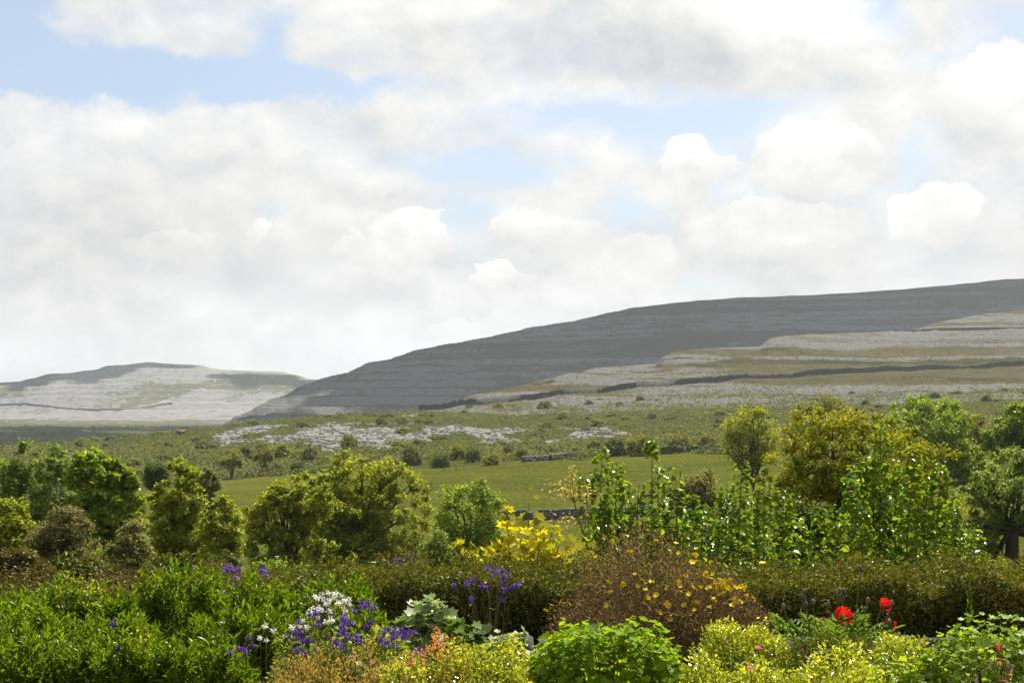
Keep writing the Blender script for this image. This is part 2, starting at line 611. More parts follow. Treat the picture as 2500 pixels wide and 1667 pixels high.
LIME_POLY = [
    [(488, 1080), (520, 1062), (610, 1050), (700, 1040), (800, 1034), (960, 1028), (1080, 1033), (1120, 1040), (1200, 1046), (1290, 1049), (1310, 1058), (1220, 1066),
     (1300, 1080), (1250, 1088), (1150, 1083), (1080, 1078), (1010, 1084), (940, 1097), (820, 1102), (740, 1088), (640, 1083), (490, 1099)],
    [(1380, 1067), (1420, 1054), (1470, 1056), (1525, 1060), (1470, 1074), (1400, 1084), (1320, 1097), (1325, 1088), (1372, 1078)],
    [(1390, 1045), (1480, 1046), (1482, 1051), (1392, 1051)], [(1535, 1049), (1600, 1049), (1600, 1054), (1535, 1054)],
    [(1200, 1098), (1238, 1094), (1228, 1104), (1205, 1105)], [(980, 1015), (1025, 1012), (1025, 1018), (982, 1020)],
    [(470, 1038), (560, 1030), (640, 1012), (640, 1020), (560, 1040), (480, 1048)]]
FIELD_POLY = [(-900, 1330), (-900, 1260), (0, 1225), (300, 1205), (440, 1190), (520, 1172), (700, 1158), (860, 1150), (1000, 1143), (1150, 1137), (1280, 1128), (1400, 1122), (1550, 1112),
              (1700, 1107), (1900, 1103), (2100, 1120), (2300, 1160), (2500, 1150), (3400, 1150), (3400, 1700), (-900, 1700)]


def ground_masks(x, y, z0):
    """lime, scrub, field, soil for points of the ground"""
    r = np.hypot(x, y)
    yy = np.maximum(y, 1.0)
    u, v = PX(x, yy, z0)
    wu = u + (fbm(x / 25, y / 25, 3, 31) - .5) * 90
    wv = v + (fbm(x / 25, y / 25, 3, 37) - .5) * 16
    lime = np.zeros(x.shape)
    for p in LIME_POLY:
        lime = np.maximum(lime, inpoly(wu, wv, p).astype(float))
    lime *= (r > 330) & (r < 640)
    holes = sstep(fbm(x / 14, y / 30, 4, 41), .54, .62)
    lime = np.clip(lime * 1.0 - holes * .75, 0, 1)
    field = (inpoly(u + (fbm(x / 15, y / 15, 2, 43) - .5) * 16, v, FIELD_POLY) & (r < 300) & (r > 22)).astype(float)
    front = y > 0
    field = np.where(front, field, (r > 20).astype(float))
    far = sstep(r, 700, 1000)
    scrub = np.where(r > 22, 1 - field, 0) * (1 - far)
    # valley floor: patchwork of pastures
    pat = vn(x / 240, y / 420, 51)
    scrub = np.maximum(scrub, far * (pat > .55))
    field = np.maximum(field, far * .45 * ((pat > .42) & (pat <= .55)))
    lime = np.maximum(lime, far * .38 * (pat <= .42))
    soil = 1 - sstep(r, 15, 20)
    return np.where(lime > .3, lime, lime), np.clip(scrub - lime, 0, 1), np.clip(field, 0, 1), soil


def grid_mesh(name, X, Y, Z, mask_fn, mat, smooth=True, wrap=False):
    n, m = X.shape
    V = np.stack([X, Y, Z], -1).reshape(-1, 3)
    i, j = np.meshgrid(np.arange(n - 1), np.arange(m - (0 if wrap else 1)), indexing='ij')
    j2 = (j + 1) % m
    Q = np.stack([i * m + j, i * m + j2, (i + 1) * m + j2, (i + 1) * m + j], -1).reshape(-1, 4)
    me = mkmesh(name, V, Q, smooth=smooth, attrs=mask_fn)
    return obj(name, me, mat, kind='structure')


M_ground = terrainmat('ground_turf', (.165, .16, .153), (.25, .243, .233), (.056, .062, .018), (.096, .092, .032), (.034, .043, .012), (.07, .076, .022), .9, .75, .4,
                      field=((.036, .053, .007), (.08, .09, .012), (.125, .113, .028)), bump=.7)


def build_ground():
    th = np.concatenate([np.linspace(-pi, -.6, 40)[:-1], np.linspace(-.6, -.40, 26)[:-1], np.linspace(-.40, .40, 320), np.linspace(.40, .6, 26)[1:], np.linspace(.6, pi, 40)[1:-1]])
    r = np.concatenate([[.3, 1.2, 2.5, 4, 6], np.geomspace(8, 120, 55), np.geomspace(122, 300, 60), np.linspace(302, 640, 150), np.geomspace(650, 1400, 40), np.geomspace(1450, 7000, 40)])
    R, T = np.meshgrid(r, th, indexing='ij')
    X, Y = R * np.sin(T), R * np.cos(T)
    z0 = G0(X, Y)
    Z = G(X, Y)
    li, sc, fi, so = ground_masks(X, Y, z0)
    # limestone pavement stands in low ledges, scrub land is humpy
    led = fbm(X / 7, Y / 16, 3, 61)
    Z = Z + li * (np.floor(led * 7) / 7 * 1.2 - .5)
    Z = Z + sc * (fbm(X / 3.2, Y / 3.2, 3, 63) - .5) * 1.1 * sstep(R, 200, 300) * (1 - sstep(R, 1000, 1500))
    return grid_mesh('ground', X, Y, Z, dict(lime=li.ravel(), scrub=sc.ravel(), field=fi.ravel(), soil=so.ravel()), M_ground, wrap=True)


ground = build_ground()


def terrace(z, h, k=.75, lo=.55, hi=.85):
    q = z / h
    f = q - np.floor(q)
    return h * (np.floor(q) + f * (1 - k) + k * sstep(f, lo, hi))


def tab(u, pts):
    p = np.array(pts, float)
    return np.interp(u, p[:, 0], p[:, 1])


# near hill on the right: terraced limestone slope in the sun
NH_TOP = [(700, 1030), (960, 1012), (1040, 998), (1100, 983), (1140, 968), (1280, 938), (1400, 908), (1480, 895), (1600, 887), (1622, 868), (1650, 856), (1700, 851), (1855, 845),
          (1880, 826), (1920, 818), (2000, 815), (2150, 809), (2230, 805), (2290, 786), (2400, 766), (2500, 756), (2700, 742), (3000, 720)]
NH_SOFT = [(700, 1030), (960, 1012), (1040, 998), (1200, 955), (1400, 908), (1600, 873), (1800, 842), (2000, 818), (2250, 792), (2500, 760), (3000, 720)]
NH_TD = [(700, 640), (960, 680), (1040, 720), (1200, 780), (1400, 860), (1600, 955), (1800, 1045), (2000, 1150), (2250, 1300), (2500, 1450), (3000, 1600)]
NH_BASE = [(700, 1040), (960, 1022), (1200, 1020), (1400, 1014), (1800, 1000), (2200, 985), (2500, 975), (3000, 965)]


def NH(x, y):
    a, D = polar(x, y)
    u = 1250 + a * FPX
    D0, D1 = 540.0, tab(u, NH_TD)
    s = (D - D0) / (D1 - D0)
    t = np.clip(s, 0, 1)
    k = sstep(t + (fbm(x / 40, y / 40, 2, 70) - .5) * .2, .68, .9)
    vt, vb = tab(u, NH_SOFT) * (1 - k) + tab(u, NH_TOP) * k, tab(u, NH_BASE)
    prof = t ** .9
    v = vb + (vt - vb) * prof
    z = (1000 - v) / FPX * np.minimum(D, D1)
    wob = (fbm(x / 120, y / 120, 3, 71) - .5)
    sh = 4.8
    q = (z + wob * 7 + 50) / sh
    zq = terrace(z + wob * 7 + 50, sh, .62, .35, .8) - 50 - wob * 7
    amt = sstep(t, .06, .2) * (1 - sstep(t, .93, 1.0) * .8)
    z = z + (zq - z) * amt
    z = z + (fbm(x / 12, y / 12, 4, 73) - .5) * 1.6 * (1 - .6 * sstep(t, .9, 1))
    z = np.where(s > 1, z - (D - D1) * .16, z)
    z = np.where(s < 0, z + (D - D0) * .12, z)
    z = z - 60 * sstep(u, 960, 760)
    return z, t, q, u


M_near_hill = terrainmat('near_hill_limestone', (.115, .112, .107), (.17, .165, .157), (.062, .057, .027), (.092, .082, .043), (.026, .028, .011), (.055, .053, .022), .55, .25, .45, bump=1.0, jitter=1.9)


def build_near_hill():
    us = np.linspace(740, 2960, 470)
    D = np.concatenate([np.linspace(500, 760, 95), np.linspace(763, 1200, 95), np.linspace(1206, 1700, 60), np.linspace(1720, 2000, 8)])
    DD, U = np.meshgrid(D, us, indexing='ij')
    X, Y = (U - 1250) / FPX * DD, DD
    Z, t, q, u = NH(X, Y)
    gy = np.gradient(Z, axis=0) / np.gradient(Y, axis=0)
    u_, v_ = PX(X, Y, Z)
    steep = sstep(gy, .16, .34)
    # bands along the slope, as seen on the hill: pavement low down, pale turf above the wall, bare rock on the upper ledges
    band = np.interp(t, [0, .08, .16, .28, .34, .42, .52, .60, .66, .80, 1], [.15, .45, .75, .8, .4, .08, .10, .42, .15, .55, .3])
    rightness = sstep(u, 1100, 1900)
    lime = np.clip(band * (.5 + .45 * rightness) + steep * .3 + (fbm(X / 60, Y / 60, 3, 75) - .5) * 1.3, 0, 1)
    foot = np.zeros_like(Z)
    foot[:-6] = steep[6:]
    foot[:-3] = np.maximum(foot[:-3], steep[3:])
    scrub = np.clip(foot * (1 - steep) * 1.0 + (fbm(X / 30, Y / 50, 3, 77) - .5) * 1.0 - .12 + .5 * (1 - sstep(t, .02, .12)), 0, 1)
    scrub *= (1 - .5 * sstep(t, .7, .95))
    vv = v_ + (fbm(X / 90, Y / 90, 3, 76) - .5) * 22 + (u_ - 2200) * .012
    bd = np.interp(vv, [740, 790, 800, 812, 818, 846, 852, 862, 872, 884, 890, 905, 925, 934, 940, 985, 1000, 1020], [.15, .2, .7, .7, .85, .8, .25, .5, .5, .15, .12, .15, .12, .25, .85, .8, .45, .2])
    bs = np.interp(vv, [840, 850, 856, 862, 872, 878, 888, 894, 918, 924, 930, 936, 985, 995, 1015], [0, .45, .45, .1, .15, .7, .7, .15, .1, .5, .5, .1, .1, .4, .8])
    k = sstep(u_, 1350, 1750)
    lime = lime * (1 - k) * .9 + k * np.clip(bd + (fbm(X / 40, Y / 40, 3, 78) - .5) * .9, 0, 1)
    lime = np.maximum(lime, .75 * sstep(vv + .17 * (u_ - 1250), 955, 975) * (1 - sstep(u_, 1300, 1500)) * (t > .5))
    q = q + (fbm(X / 22, Y / 22, 4, 74, .6) - .5) * 1.1
    f = q - np.floor(q)
    lv = vn(np.floor(q) * 3.7, X / 220, 80)                       # each ledge has its own character along the slope
    riser = sstep(f, .3, .42) * (1 - sstep(f, .8, .92))
    lime = np.clip(.5 * lime + .42 * riser * sstep(lv, .25, .55) + .3 * (lv - .5) + .2, 0, 1)
    foot2 = sstep(f, .08, .2) * (1 - sstep(f, .3, .4)) * sstep(vn(np.floor(q) * 5.1, X / 150, 82), .35, .6)
    scrub = np.maximum(scrub, foot2 * .75)
    scrub = np.maximum(scrub * (1 - .3 * k), .8 * k * np.clip(bs + (fbm(X / 25, Y / 25, 3, 79) - .5) * 1.1, 0, 1))
    lime = np.clip(lime - .3 * scrub, 0, 1)
    return grid_mesh('near_hill', X, Y, Z, dict(lime=lime.ravel(), scrub=scrub.ravel()), M_near_hill)


near_hill = build_near_hill()

# the long hill behind, in the shade of a cloud
DH_TOP = [(200, 1120), (480, 1062), (530, 1042), (580, 1015), (615, 1000), (640, 985), (660, 975), (700, 962), (712, 955), (725, 945), (780, 925), (832, 911), (850, 908), (895, 886), (950, 876), (975, 868), (1000, 858), (1060, 845), (1100, 838), (1150, 830),
          (1200, 820), (1270, 805), (1300, 797), (1400, 783), (1470, 766), (1545, 750), (1620, 742), (1700, 733), (1800, 726), (2000, 718), (2130, 711), (2250, 701), (2350, 692), (2430, 683), (2500, 678), (2700, 664), (3100, 640)]


def DH(x, y):
    a, D = polar(x, y)
    u = 1250 + a * FPX
    D0 = tab(u, [(200, 1300), (600, 1350), (1000, 1500), (3100, 1600)])
    D1 = tab(u, [(200, 1500), (600, 1750), (800, 2050), (1100, 2350), (1545, 2600), (3100, 2750)])
    zt = (1000 - tab(u, DH_TOP)) / FPX * D1
    s = (D - D0) / (D1 - D0)
    t = np.clip(s, 0, 1)
    z = -30 + (zt + 30) * (t ** .85)
    wob = fbm(x / 260, y / 260, 3, 81) - .5
    h = 11.5
    q = (z + wob * 9 + 100) / h
    zq = terrace(z + wob * 9 + 100, h, .7, .45, .75) - 100 - wob * 9
    z = z + (zq - z) * sstep(t, .03, .12) * (1 - .85 * sstep(t, .95, 1))
    z = z + (fbm(x / 26, y / 26, 3, 83) - .5) * 3.0 * (1 - .6 * sstep(t, .9, 1))
    z = np.where(s > 1, z - (D - D1) * .2, z)
    z = np.where(s < 0, -30 + (D - D0) * .05, z)
    return z, t, u, q


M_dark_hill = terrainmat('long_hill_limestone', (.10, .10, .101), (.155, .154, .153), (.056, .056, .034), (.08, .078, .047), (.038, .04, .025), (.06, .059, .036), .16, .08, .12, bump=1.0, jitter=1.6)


def build_dark_hill():
    us = np.linspace(240, 3060, 460)
    D = np.concatenate([np.linspace(1250, 2780, 150), np.linspace(2800, 3200, 6)])
    DD, U = np.meshgrid(D, us, indexing='ij')
    X, Y = (U - 1250) / FPX * DD, DD
    Z, t, u, q = DH(X, Y)
    gy = np.gradient(Z, axis=0) / np.gradient(Y, axis=0)
    steep = sstep(gy, .12, .3)
    lime = np.clip(.18 + .35 * steep + (fbm(X / 130, Y / 300, 3, 85) - .5) * 1.5 + .45 * (1 - sstep(u, 600, 760)), 0, 1)
    scrub = np.clip((fbm(X / 90, Y / 200, 3, 87) - .5) * 1.6 + .25 * (1 - steep) - .1 - .6 * (1 - sstep(u, 600, 700)), 0, 1)
    q = q + (fbm(X / 60, Y / 60, 4, 86, .6) - .5) * 1.0
    f = q - np.floor(q)
    riser = sstep(f, .35, .48) * (1 - sstep(f, .78, .92))
    lv = vn(np.floor(q) * 3.3, X / 500, 88)
    lime = np.clip(.5 * lime + .45 * riser * sstep(lv, .15, .6) + .1 * (1 - sstep(u, 600, 760)), 0, 1)
    scrub = np.clip(.7 * scrub + .5 * sstep(f, .1, .22) * (1 - sstep(f, .35, .45)) * sstep(vn(np.floor(q) * 4.1, X / 400, 89), .3, .6) * sstep(u, 600, 700), 0, 1)
    return grid_mesh('long_hill', X, Y, Z, dict(lime=lime.ravel(), scrub=scrub.ravel()), M_dark_hill)


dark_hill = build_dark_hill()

FH_TOP = [(-700, 985), (-300, 955), (0, 934), (50, 931), (60, 926), (85, 922), (120, 912), (165, 910), (200, 905), (235, 902), (255, 893), (310, 890), (345, 884), (360, 882), (400, 886), (430, 888), (490, 891), (510, 897), (540, 901), (600, 904), (690, 907), (720, 913), (750, 923), (790, 926), (850, 945), (1000, 985), (1300, 1015)]


def FH(x, y):
    a, D = polar(x, y)
    u = 1250 + a * FPX
    D0 = 2700.0
    D1 = tab(u, [(-700, 4000), (360, 4300), (800, 4300), (1300, 4100)])
    zt = (1000 - tab(u, FH_TOP)) / FPX * D1
    s = (D - D0) / (D1 - D0)
    t = np.clip(s, 0, 1)
    z = -31 + (zt + 31) * (.42 * t + .58 * sstep(t, .45, 1.02))
    wob = fbm(x / 380, y / 380, 3, 91) - .5
    q = (z + wob * 16 + 100) / 17
    zq = terrace(z + wob * 16 + 100, 17, .72, .5, .8) - 100 - wob * 16
    z = z + (zq - z) * sstep(t, .1, .2) * (1 - .85 * sstep(t, .96, 1))
    z = z + (fbm(x / 60, y / 60, 3, 93) - .5) * 4 * (1 - .6 * sstep(t, .9, 1))
    z = np.where(s > 1, z - (D - D1) * .2, z)
    z = np.where(s < 0, -31 + (D - D0) * .05, z)
    return z, t, u, q


M_far_hill = terrainmat('far_hill_limestone', (.17, .167, .162), (.25, .245, .235), (.085, .088, .045), (.115, .113, .06), (.06, .063, .037), (.09, .09, .05), .06, .03, .06, bump=.8)


def build_far_hill():
    us = np.linspace(-600, 1250, 320)
    D = np.concatenate([np.linspace(2650, 4450, 110), np.linspace(4500, 5200, 6)])
    DD, U = np.meshgrid(D, us, indexing='ij')
    X, Y = (U - 1250) / FPX * DD, DD
    Z, t, u, q = FH(X, Y)
    u_, v_ = PX(X, Y, Z)
    wu, wv = u_ + (fbm(X / 150, Y / 150, 3, 95) - .5) * 60, v_ + (fbm(X / 150, Y / 150, 3, 97) - .5) * 14
    lime = np.clip(.72 + (fbm(X / 200, Y / 400, 3, 99) - .5) * 1.1, 0, 1)
    f = q - np.floor(q)
    lime = np.clip(lime - .4 * sstep(f, .05, .2) * (1 - sstep(f, .3, .45)) * sstep(vn(np.floor(q) * 3.1, X / 400, 90), .3, .6), 0, 1)
    gully = inpoly(wu, wv, [(330, 930), (520, 935), (430, 965), (360, 985), (280, 1005), (290, 985), (340, 965)]) | inpoly(wu, wv, [(540, 910), (720, 915), (760, 955), (600, 958), (480, 950)])
    lime = np.where(gully, .4, lime)
    lime = np.where(wv > 1024, .42, lime)
    scrub = np.where(wv > 1032, .5, np.clip((fbm(X / 120, Y / 240, 3, 101) - .62) * 2, 0, 1))
    return grid_mesh('far_hill', X, Y, Z, dict(lime=lime.ravel(), scrub=scrub.ravel()), M_far_hill)


far_hill = build_far_hill()


def H(x, y):
    """height of whatever land is on top"""
    x, y = np.atleast_1d(np.asarray(x, float)), np.atleast_1d(np.asarray(y, float))
    z = G(x, y)
    u = 1250 + FPX * x / np.maximum(y, 1)
    k = (y > 500) & (y < 2000) & (u > 740)
    if k.any():
        z[k] = np.maximum(z[k], NH(x[k], y[k])[0])
    k = (y > 1250) & (y < 3200)
    if k.any():
        z[k] = np.maximum(z[k], DH(x[k], y[k])[0])
    k = y > 2650
    if k.any():
        z[k] = np.maximum(z[k], FH(x[k], y[k])[0])
    return z


def hit(u, v, d0=20, d1=4500):
    """first land seen through a photograph pixel"""
    D = np.geomspace(d0, d1, 1500)
    p = np.stack([P(u, v, d) for d in (1.0,)])[0]
    zz = p[2] * D
    h = H(p[0] * D, D)
    k = np.argmax(h >= zz)
    if not (h >= zz).any():
        return None
    return np.array([p[0] * D[k], D[k], h[k]])


# ------------------------------------------------------------------ clouds overhead whose shade lies on the far hills
M_cloud = plainmat('cloud_white', (.86, .87, .9), (.9, .9, .9), .004, 1.0, 0.0, transl=.5)


def ico(sub=2):
    import bmesh
    bm = bmesh.new()
    bmesh.ops.create_icosphere(bm, subdivisions=sub, radius=1.0)
    V = np.array([v.co[:] for v in bm.verts])
    T = np.array([[v.index for v in f.verts] for f in bm.faces])
    bm.free()
    return V, T


ICO1, ICO2, ICO3 = ico(1), ico(2), ico(3)


def cloud(name, spots, alt, seed):
    """spots: shaded ground ellipses (x, y, rx, ry); the cloud stands up-sun of them"""
    rng = np.random.default_rng(seed)
    mb = MB()
    for x, y, rx, ry in spots:
        k = (alt - 40) / SUNV[2]
        cx, cy = x + SUNV[0] * k, y + SUNV[1] * k
        nb = int(max(14, rx * ry / 6000))
        for i in range(nb):
            an, rr = rng.uniform(0, 2 * pi), math.sqrt(rng.uniform(0, 1))
            s = rng.uniform(.24, .38) * min(rx, ry) + 30
            V, T = ICO2
            n = fbm(V[:, 0] * 2.3 + i * 7 + V[:, 2], V[:, 1] * 2.3 + V[:, 2] * 1.7, 3, seed + i)
            W_ = V * (s * (.75 + .6 * n))[:, None]
            W_[:, 2] = np.maximum(W_[:, 2], -s * .25) * .7
            mb.add(W_ + np.array([cx + rx * .85 * rr * cos(an), cy + ry * .85 * rr * sin(an), alt + rng.uniform(0, .3) * s]), T=T)
    me = mb.mesh(name, smooth=True)
    return obj(name, me, M_cloud, kind='structure')


def build_clouds():
    cloud('cloud', [(100, 2050, 420, 330), (560, 2350, 480, 430), (1050, 2450, 420, 420), (-60, 1900, 250, 230), (330, 1950, 300, 230), (700, 2060, 230, 150)], 1400, 3)
    cloud('cloud', [(-1250, 4150, 260, 170), (-700, 4050, 150, 110)], 2300, 5)
    cloud('cloud', [(-1150, 2500, 420, 230), (-600, 2450, 300, 220), (-480, 1500, 260, 330), (-800, 1900, 330, 330)], 1900, 6)


build_clouds()

# ------------------------------------------------------------------ haze
def build_haze():
    m = bpy.data.materials.new('haze_air')
    m.use_nodes = True
    t = m.node_tree
    t.nodes.clear()
    out = t.nodes.new('ShaderNodeOutputMaterial')
    v = t.nodes.new('ShaderNodeVolumePrincipled')
    v.inputs['Color'].default_value = (.80, .89, 1.0, 1)
    v.inputs['Density'].default_value = HAZE
    v.inputs['Anisotropy'].default_value = .25
    t.links.new(v.outputs[0], out.inputs['Volume'])
    V = np.array([[sx * 7100, sy * 7100, z] for z in (-75, 330) for sx, sy in ((-1, -1), (1, -1), (1, 1), (-1, 1))], float)
    Q = [[0, 3, 2, 1], [4, 5, 6, 7], [0, 1, 5, 4], [1, 2, 6, 5], [2, 3, 7, 6], [3, 0, 4, 7]]
    obj('haze', mkmesh('haze', V, Q), m, kind='stuff')


HAZE = 0.000066
build_haze()

# ------------------------------------------------------------------ vegetation materials
M_bark = plainmat('bark_brown', (.05, .04, .028), (.10, .082, .06), 14, .9, .2, .5)
M_bark_dark = plainmat('bark_ivied', (.03, .03, .018), (.055, .05, .03), 14, .9, .2, .5)
M_twig = plainmat('twig_brown', (.085, .06, .035), (.17, .125, .075), 20, .8, .3)
M_stem = plainmat('stem_green', (.06, .085, .02), (.12, .12, .04), 20, .6, .4)
M_stone = plainmat('wall_stone', (.065, .064, .06), (.19, .187, .18), 3.5, .9, .2, .6)
M_stone_dark = plainmat('hill_wall_stone', (.04, .041, .037), (.09, .09, .083), .8, .95, .1, .6)

L_ash = leafmat('ash_leaf', [(0, (.030, .045, .008)), (.5, (.058, .082, .016)), (1, (.10, .125, .03))], gain=1.75)
L_syc = leafmat('sycamore_leaf', [(0, (.026, .048, .004)), (.5, (.06, .095, .008)), (1, (.135, .155, .015))], .42, .36, gain=1.75)
L_gold_syc = leafmat('spring_sycamore_leaf', [(0, (.034, .052, .004)), (.5, (.078, .10, .007)), (1, (.15, .155, .012))], .45, .4, gain=1.7)
L_willow = leafmat('willow_leaf', [(0, (.045, .055, .018)), (.5, (.085, .09, .032)), (1, (.14, .14, .045))], .35, .5, gain=1.3)
L_dry = leafmat('dry_shrub_leaf', [(0, (.045, .048, .014)), (.5, (.085, .085, .03)), (1, (.15, .14, .065))], .3, .5, gain=1.1)
L_haw = leafmat('bronze_hawthorn_leaf', [(0, (.03, .044, .003)), (.5, (.08, .096, .005)), (.88, (.15, .148, .008)), (1, (.22, .165, .012))], .45, .4, gain=1.4)
L_dim = leafmat('thicket_leaf', [(0, (.018, .03, .003)), (.5, (.04, .056, .005)), (1, (.08, .088, .01))], .4, .4)
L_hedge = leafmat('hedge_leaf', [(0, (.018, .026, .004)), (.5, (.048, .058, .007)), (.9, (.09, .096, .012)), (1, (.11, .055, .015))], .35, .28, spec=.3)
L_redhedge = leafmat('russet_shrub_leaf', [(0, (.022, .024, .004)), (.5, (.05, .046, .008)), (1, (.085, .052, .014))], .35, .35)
L_poplar = leafmat('poplar_leaf', [(0, (.03, .062, .003)), (.55, (.066, .112, .006)), (.9, (.14, .17, .012)), (1, (.24, .14, .02))], .45, .25, spec=.8, gain=1.35)
L_gold = leafmat('golden_leaf', [(0, (.12, .13, .004)), (.5, (.27, .25, .006)), (1, (.42, .35, .012))], .5, .35, tint=(1.2, 1.1, .4))
L_peony = leafmat('peony_leaf', [(0, (.024, .056, .002)), (.55, (.064, .112, .003)), (1, (.13, .168, .007))], .42, .3, spec=.6, gain=1.06)
L_mantle = leafmat('mantle_leaf', [(0, (.035, .078, .002)), (.5, (.095, .16, .004)), (1, (.17, .225, .008))], .47, .5, gain=1.25, spec=.25)
L_euon = leafmat('variegated_leaf', [(0, (.04, .075, .003)), (.35, (.13, .17, .008)), (.7, (.29, .31, .014)), (1, (.52, .52, .13))], .4, .15, spec=1.3)
L_spurge = leafmat('spurge_leaf', [(0, (.12, .17, .008)), (1, (.30, .32, .015))], .45, .4)
L_pale = leafmat('pale_leaf', [(0, (.06, .10, .03)), (.6, (.14, .19, .075)), (1, (.30, .34, .20))], .35, .35)
L_poppy = leafmat('poppy_leaf', [(0, (.03, .065, .008)), (.6, (.07, .125, .016)), (1, (.14, .18, .04))], .4, .4)
L_fern = leafmat('columbine_leaf', [(0, (.05, .10, .008)), (.6, (.11, .16, .016)), (1, (.24, .22, .02))], .45, .4)
L_coral = leafmat('coral_bloom', [(0, (.08, .12, .012)), (.35, (.16, .15, .03)), (.7, (.36, .13, .06)), (1, (.48, .14, .10))], .4, .5)
L_straw = leafmat('straw_bloom', [(0, (.06, .09, .012)), (.4, (.14, .13, .03)), (.75, (.24, .13, .05)), (1, (.30, .26, .09))], .4, .5)
L_scrub = leafmat('hazel_scrub_leaf', [(0, (.032, .042, .011)), (.5, (.06, .072, .02)), (1, (.098, .105, .032))], .3, .6, gain=1.12, tone=.07)
L_scrub_dark = leafmat('dark_scrub_leaf', [(0, (.022, .034, .012)), (.5, (.042, .058, .02)), (1, (.07, .085, .028))], .3, .6, gain=1.15)
L_scrub_lit = leafmat('light_scrub_leaf', [(0, (.055, .066, .012)), (.5, (.095, .105, .022)), (1, (.14, .14, .035))], .35, .6, gain=1.15)
L_scrub_brown = leafmat('brown_scrub_leaf', [(0, (.055, .045, .018)), (.5, (.095, .078, .032)), (1, (.13, .105, .05))], .3, .6, gain=1.75)
L_purple = leafmat('purple_petal', [(0, (.035, .012, .10)), (.5, (.07, .03, .18)), (1, (.14, .07, .28))], .4, .5, tint=(1.1, .9, 1.2))
L_white = leafmat('white_petal', [(0, (.42, .40, .37)), (1, (.55, .54, .52))], .4, .5, tint=(1, 1, .95))
L_yellow = leafmat('yellow_petal', [(0, (.36, .26, .003)), (.5, (.46, .37, .004)), (1, (.52, .44, .01))], .25, .4, tint=(1, .9, .5))
L_red = leafmat('poppy_petal', [(0, (.24, .004, .002)), (.5, (.36, .008, .004)), (1, (.46, .02, .008))], .35, .45, tint=(1.2, .9, .9))
L_rose = leafmat('red_shoot_leaf', [(0, (.16, .02, .014)), (.6, (.28, .035, .02)), (1, (.33, .09, .03))], .4, .3, tint=(1.3, .8, .6))
L_blossom = leafmat('faded_blossom', [(0, (.14, .13, .02)), (.5, (.26, .21, .07)), (1, (.42, .35, .22))], .4, .5)
M_bud = plainmat('poppy_bud', (.06, .075, .04), (.12, .11, .07), 60, .8, .3, .4)


def shell(n, rng, up=.0, lo=.55, hi=1.0):
    d = rdir(n, rng)
    d[:, 2] = d[:, 2] * (1 - up) + np.abs(d[:, 2]) * up
    return unit(d) * (rng.uniform(lo ** 3, hi ** 3, n) ** (1 / 3))[:, None]


def clump_leaves(C, R, n, L, rng, tmpl=DIAMOND, flat=.75, asp=.75, upn=.7, droop=.2):
    """n leaves about each clump centre"""
    k = len(C)
    R = np.broadcast_to(np.asarray(R, float), (k,))
    o = rdir(k * n, rng) * np.minimum(np.abs(rng.normal(.6, .26, k * n)), 1.35)[:, None]
    o[:, 2] *= flat
    pos = np.repeat(C, n, 0) + o * np.repeat(R, n)[:, None]
    ax = rdir(k * n, rng)
    ax[:, 2] -= droop
    nr = rdir(k * n, rng) * (1 - upn) + unit(o + 1e-6) * .4 + np.array([0, 0, upn])
    ln = L * rng.uniform(.65, 1.3, k * n)
    return leaves(pos, ax, nr, ln, ln * asp, tmpl)


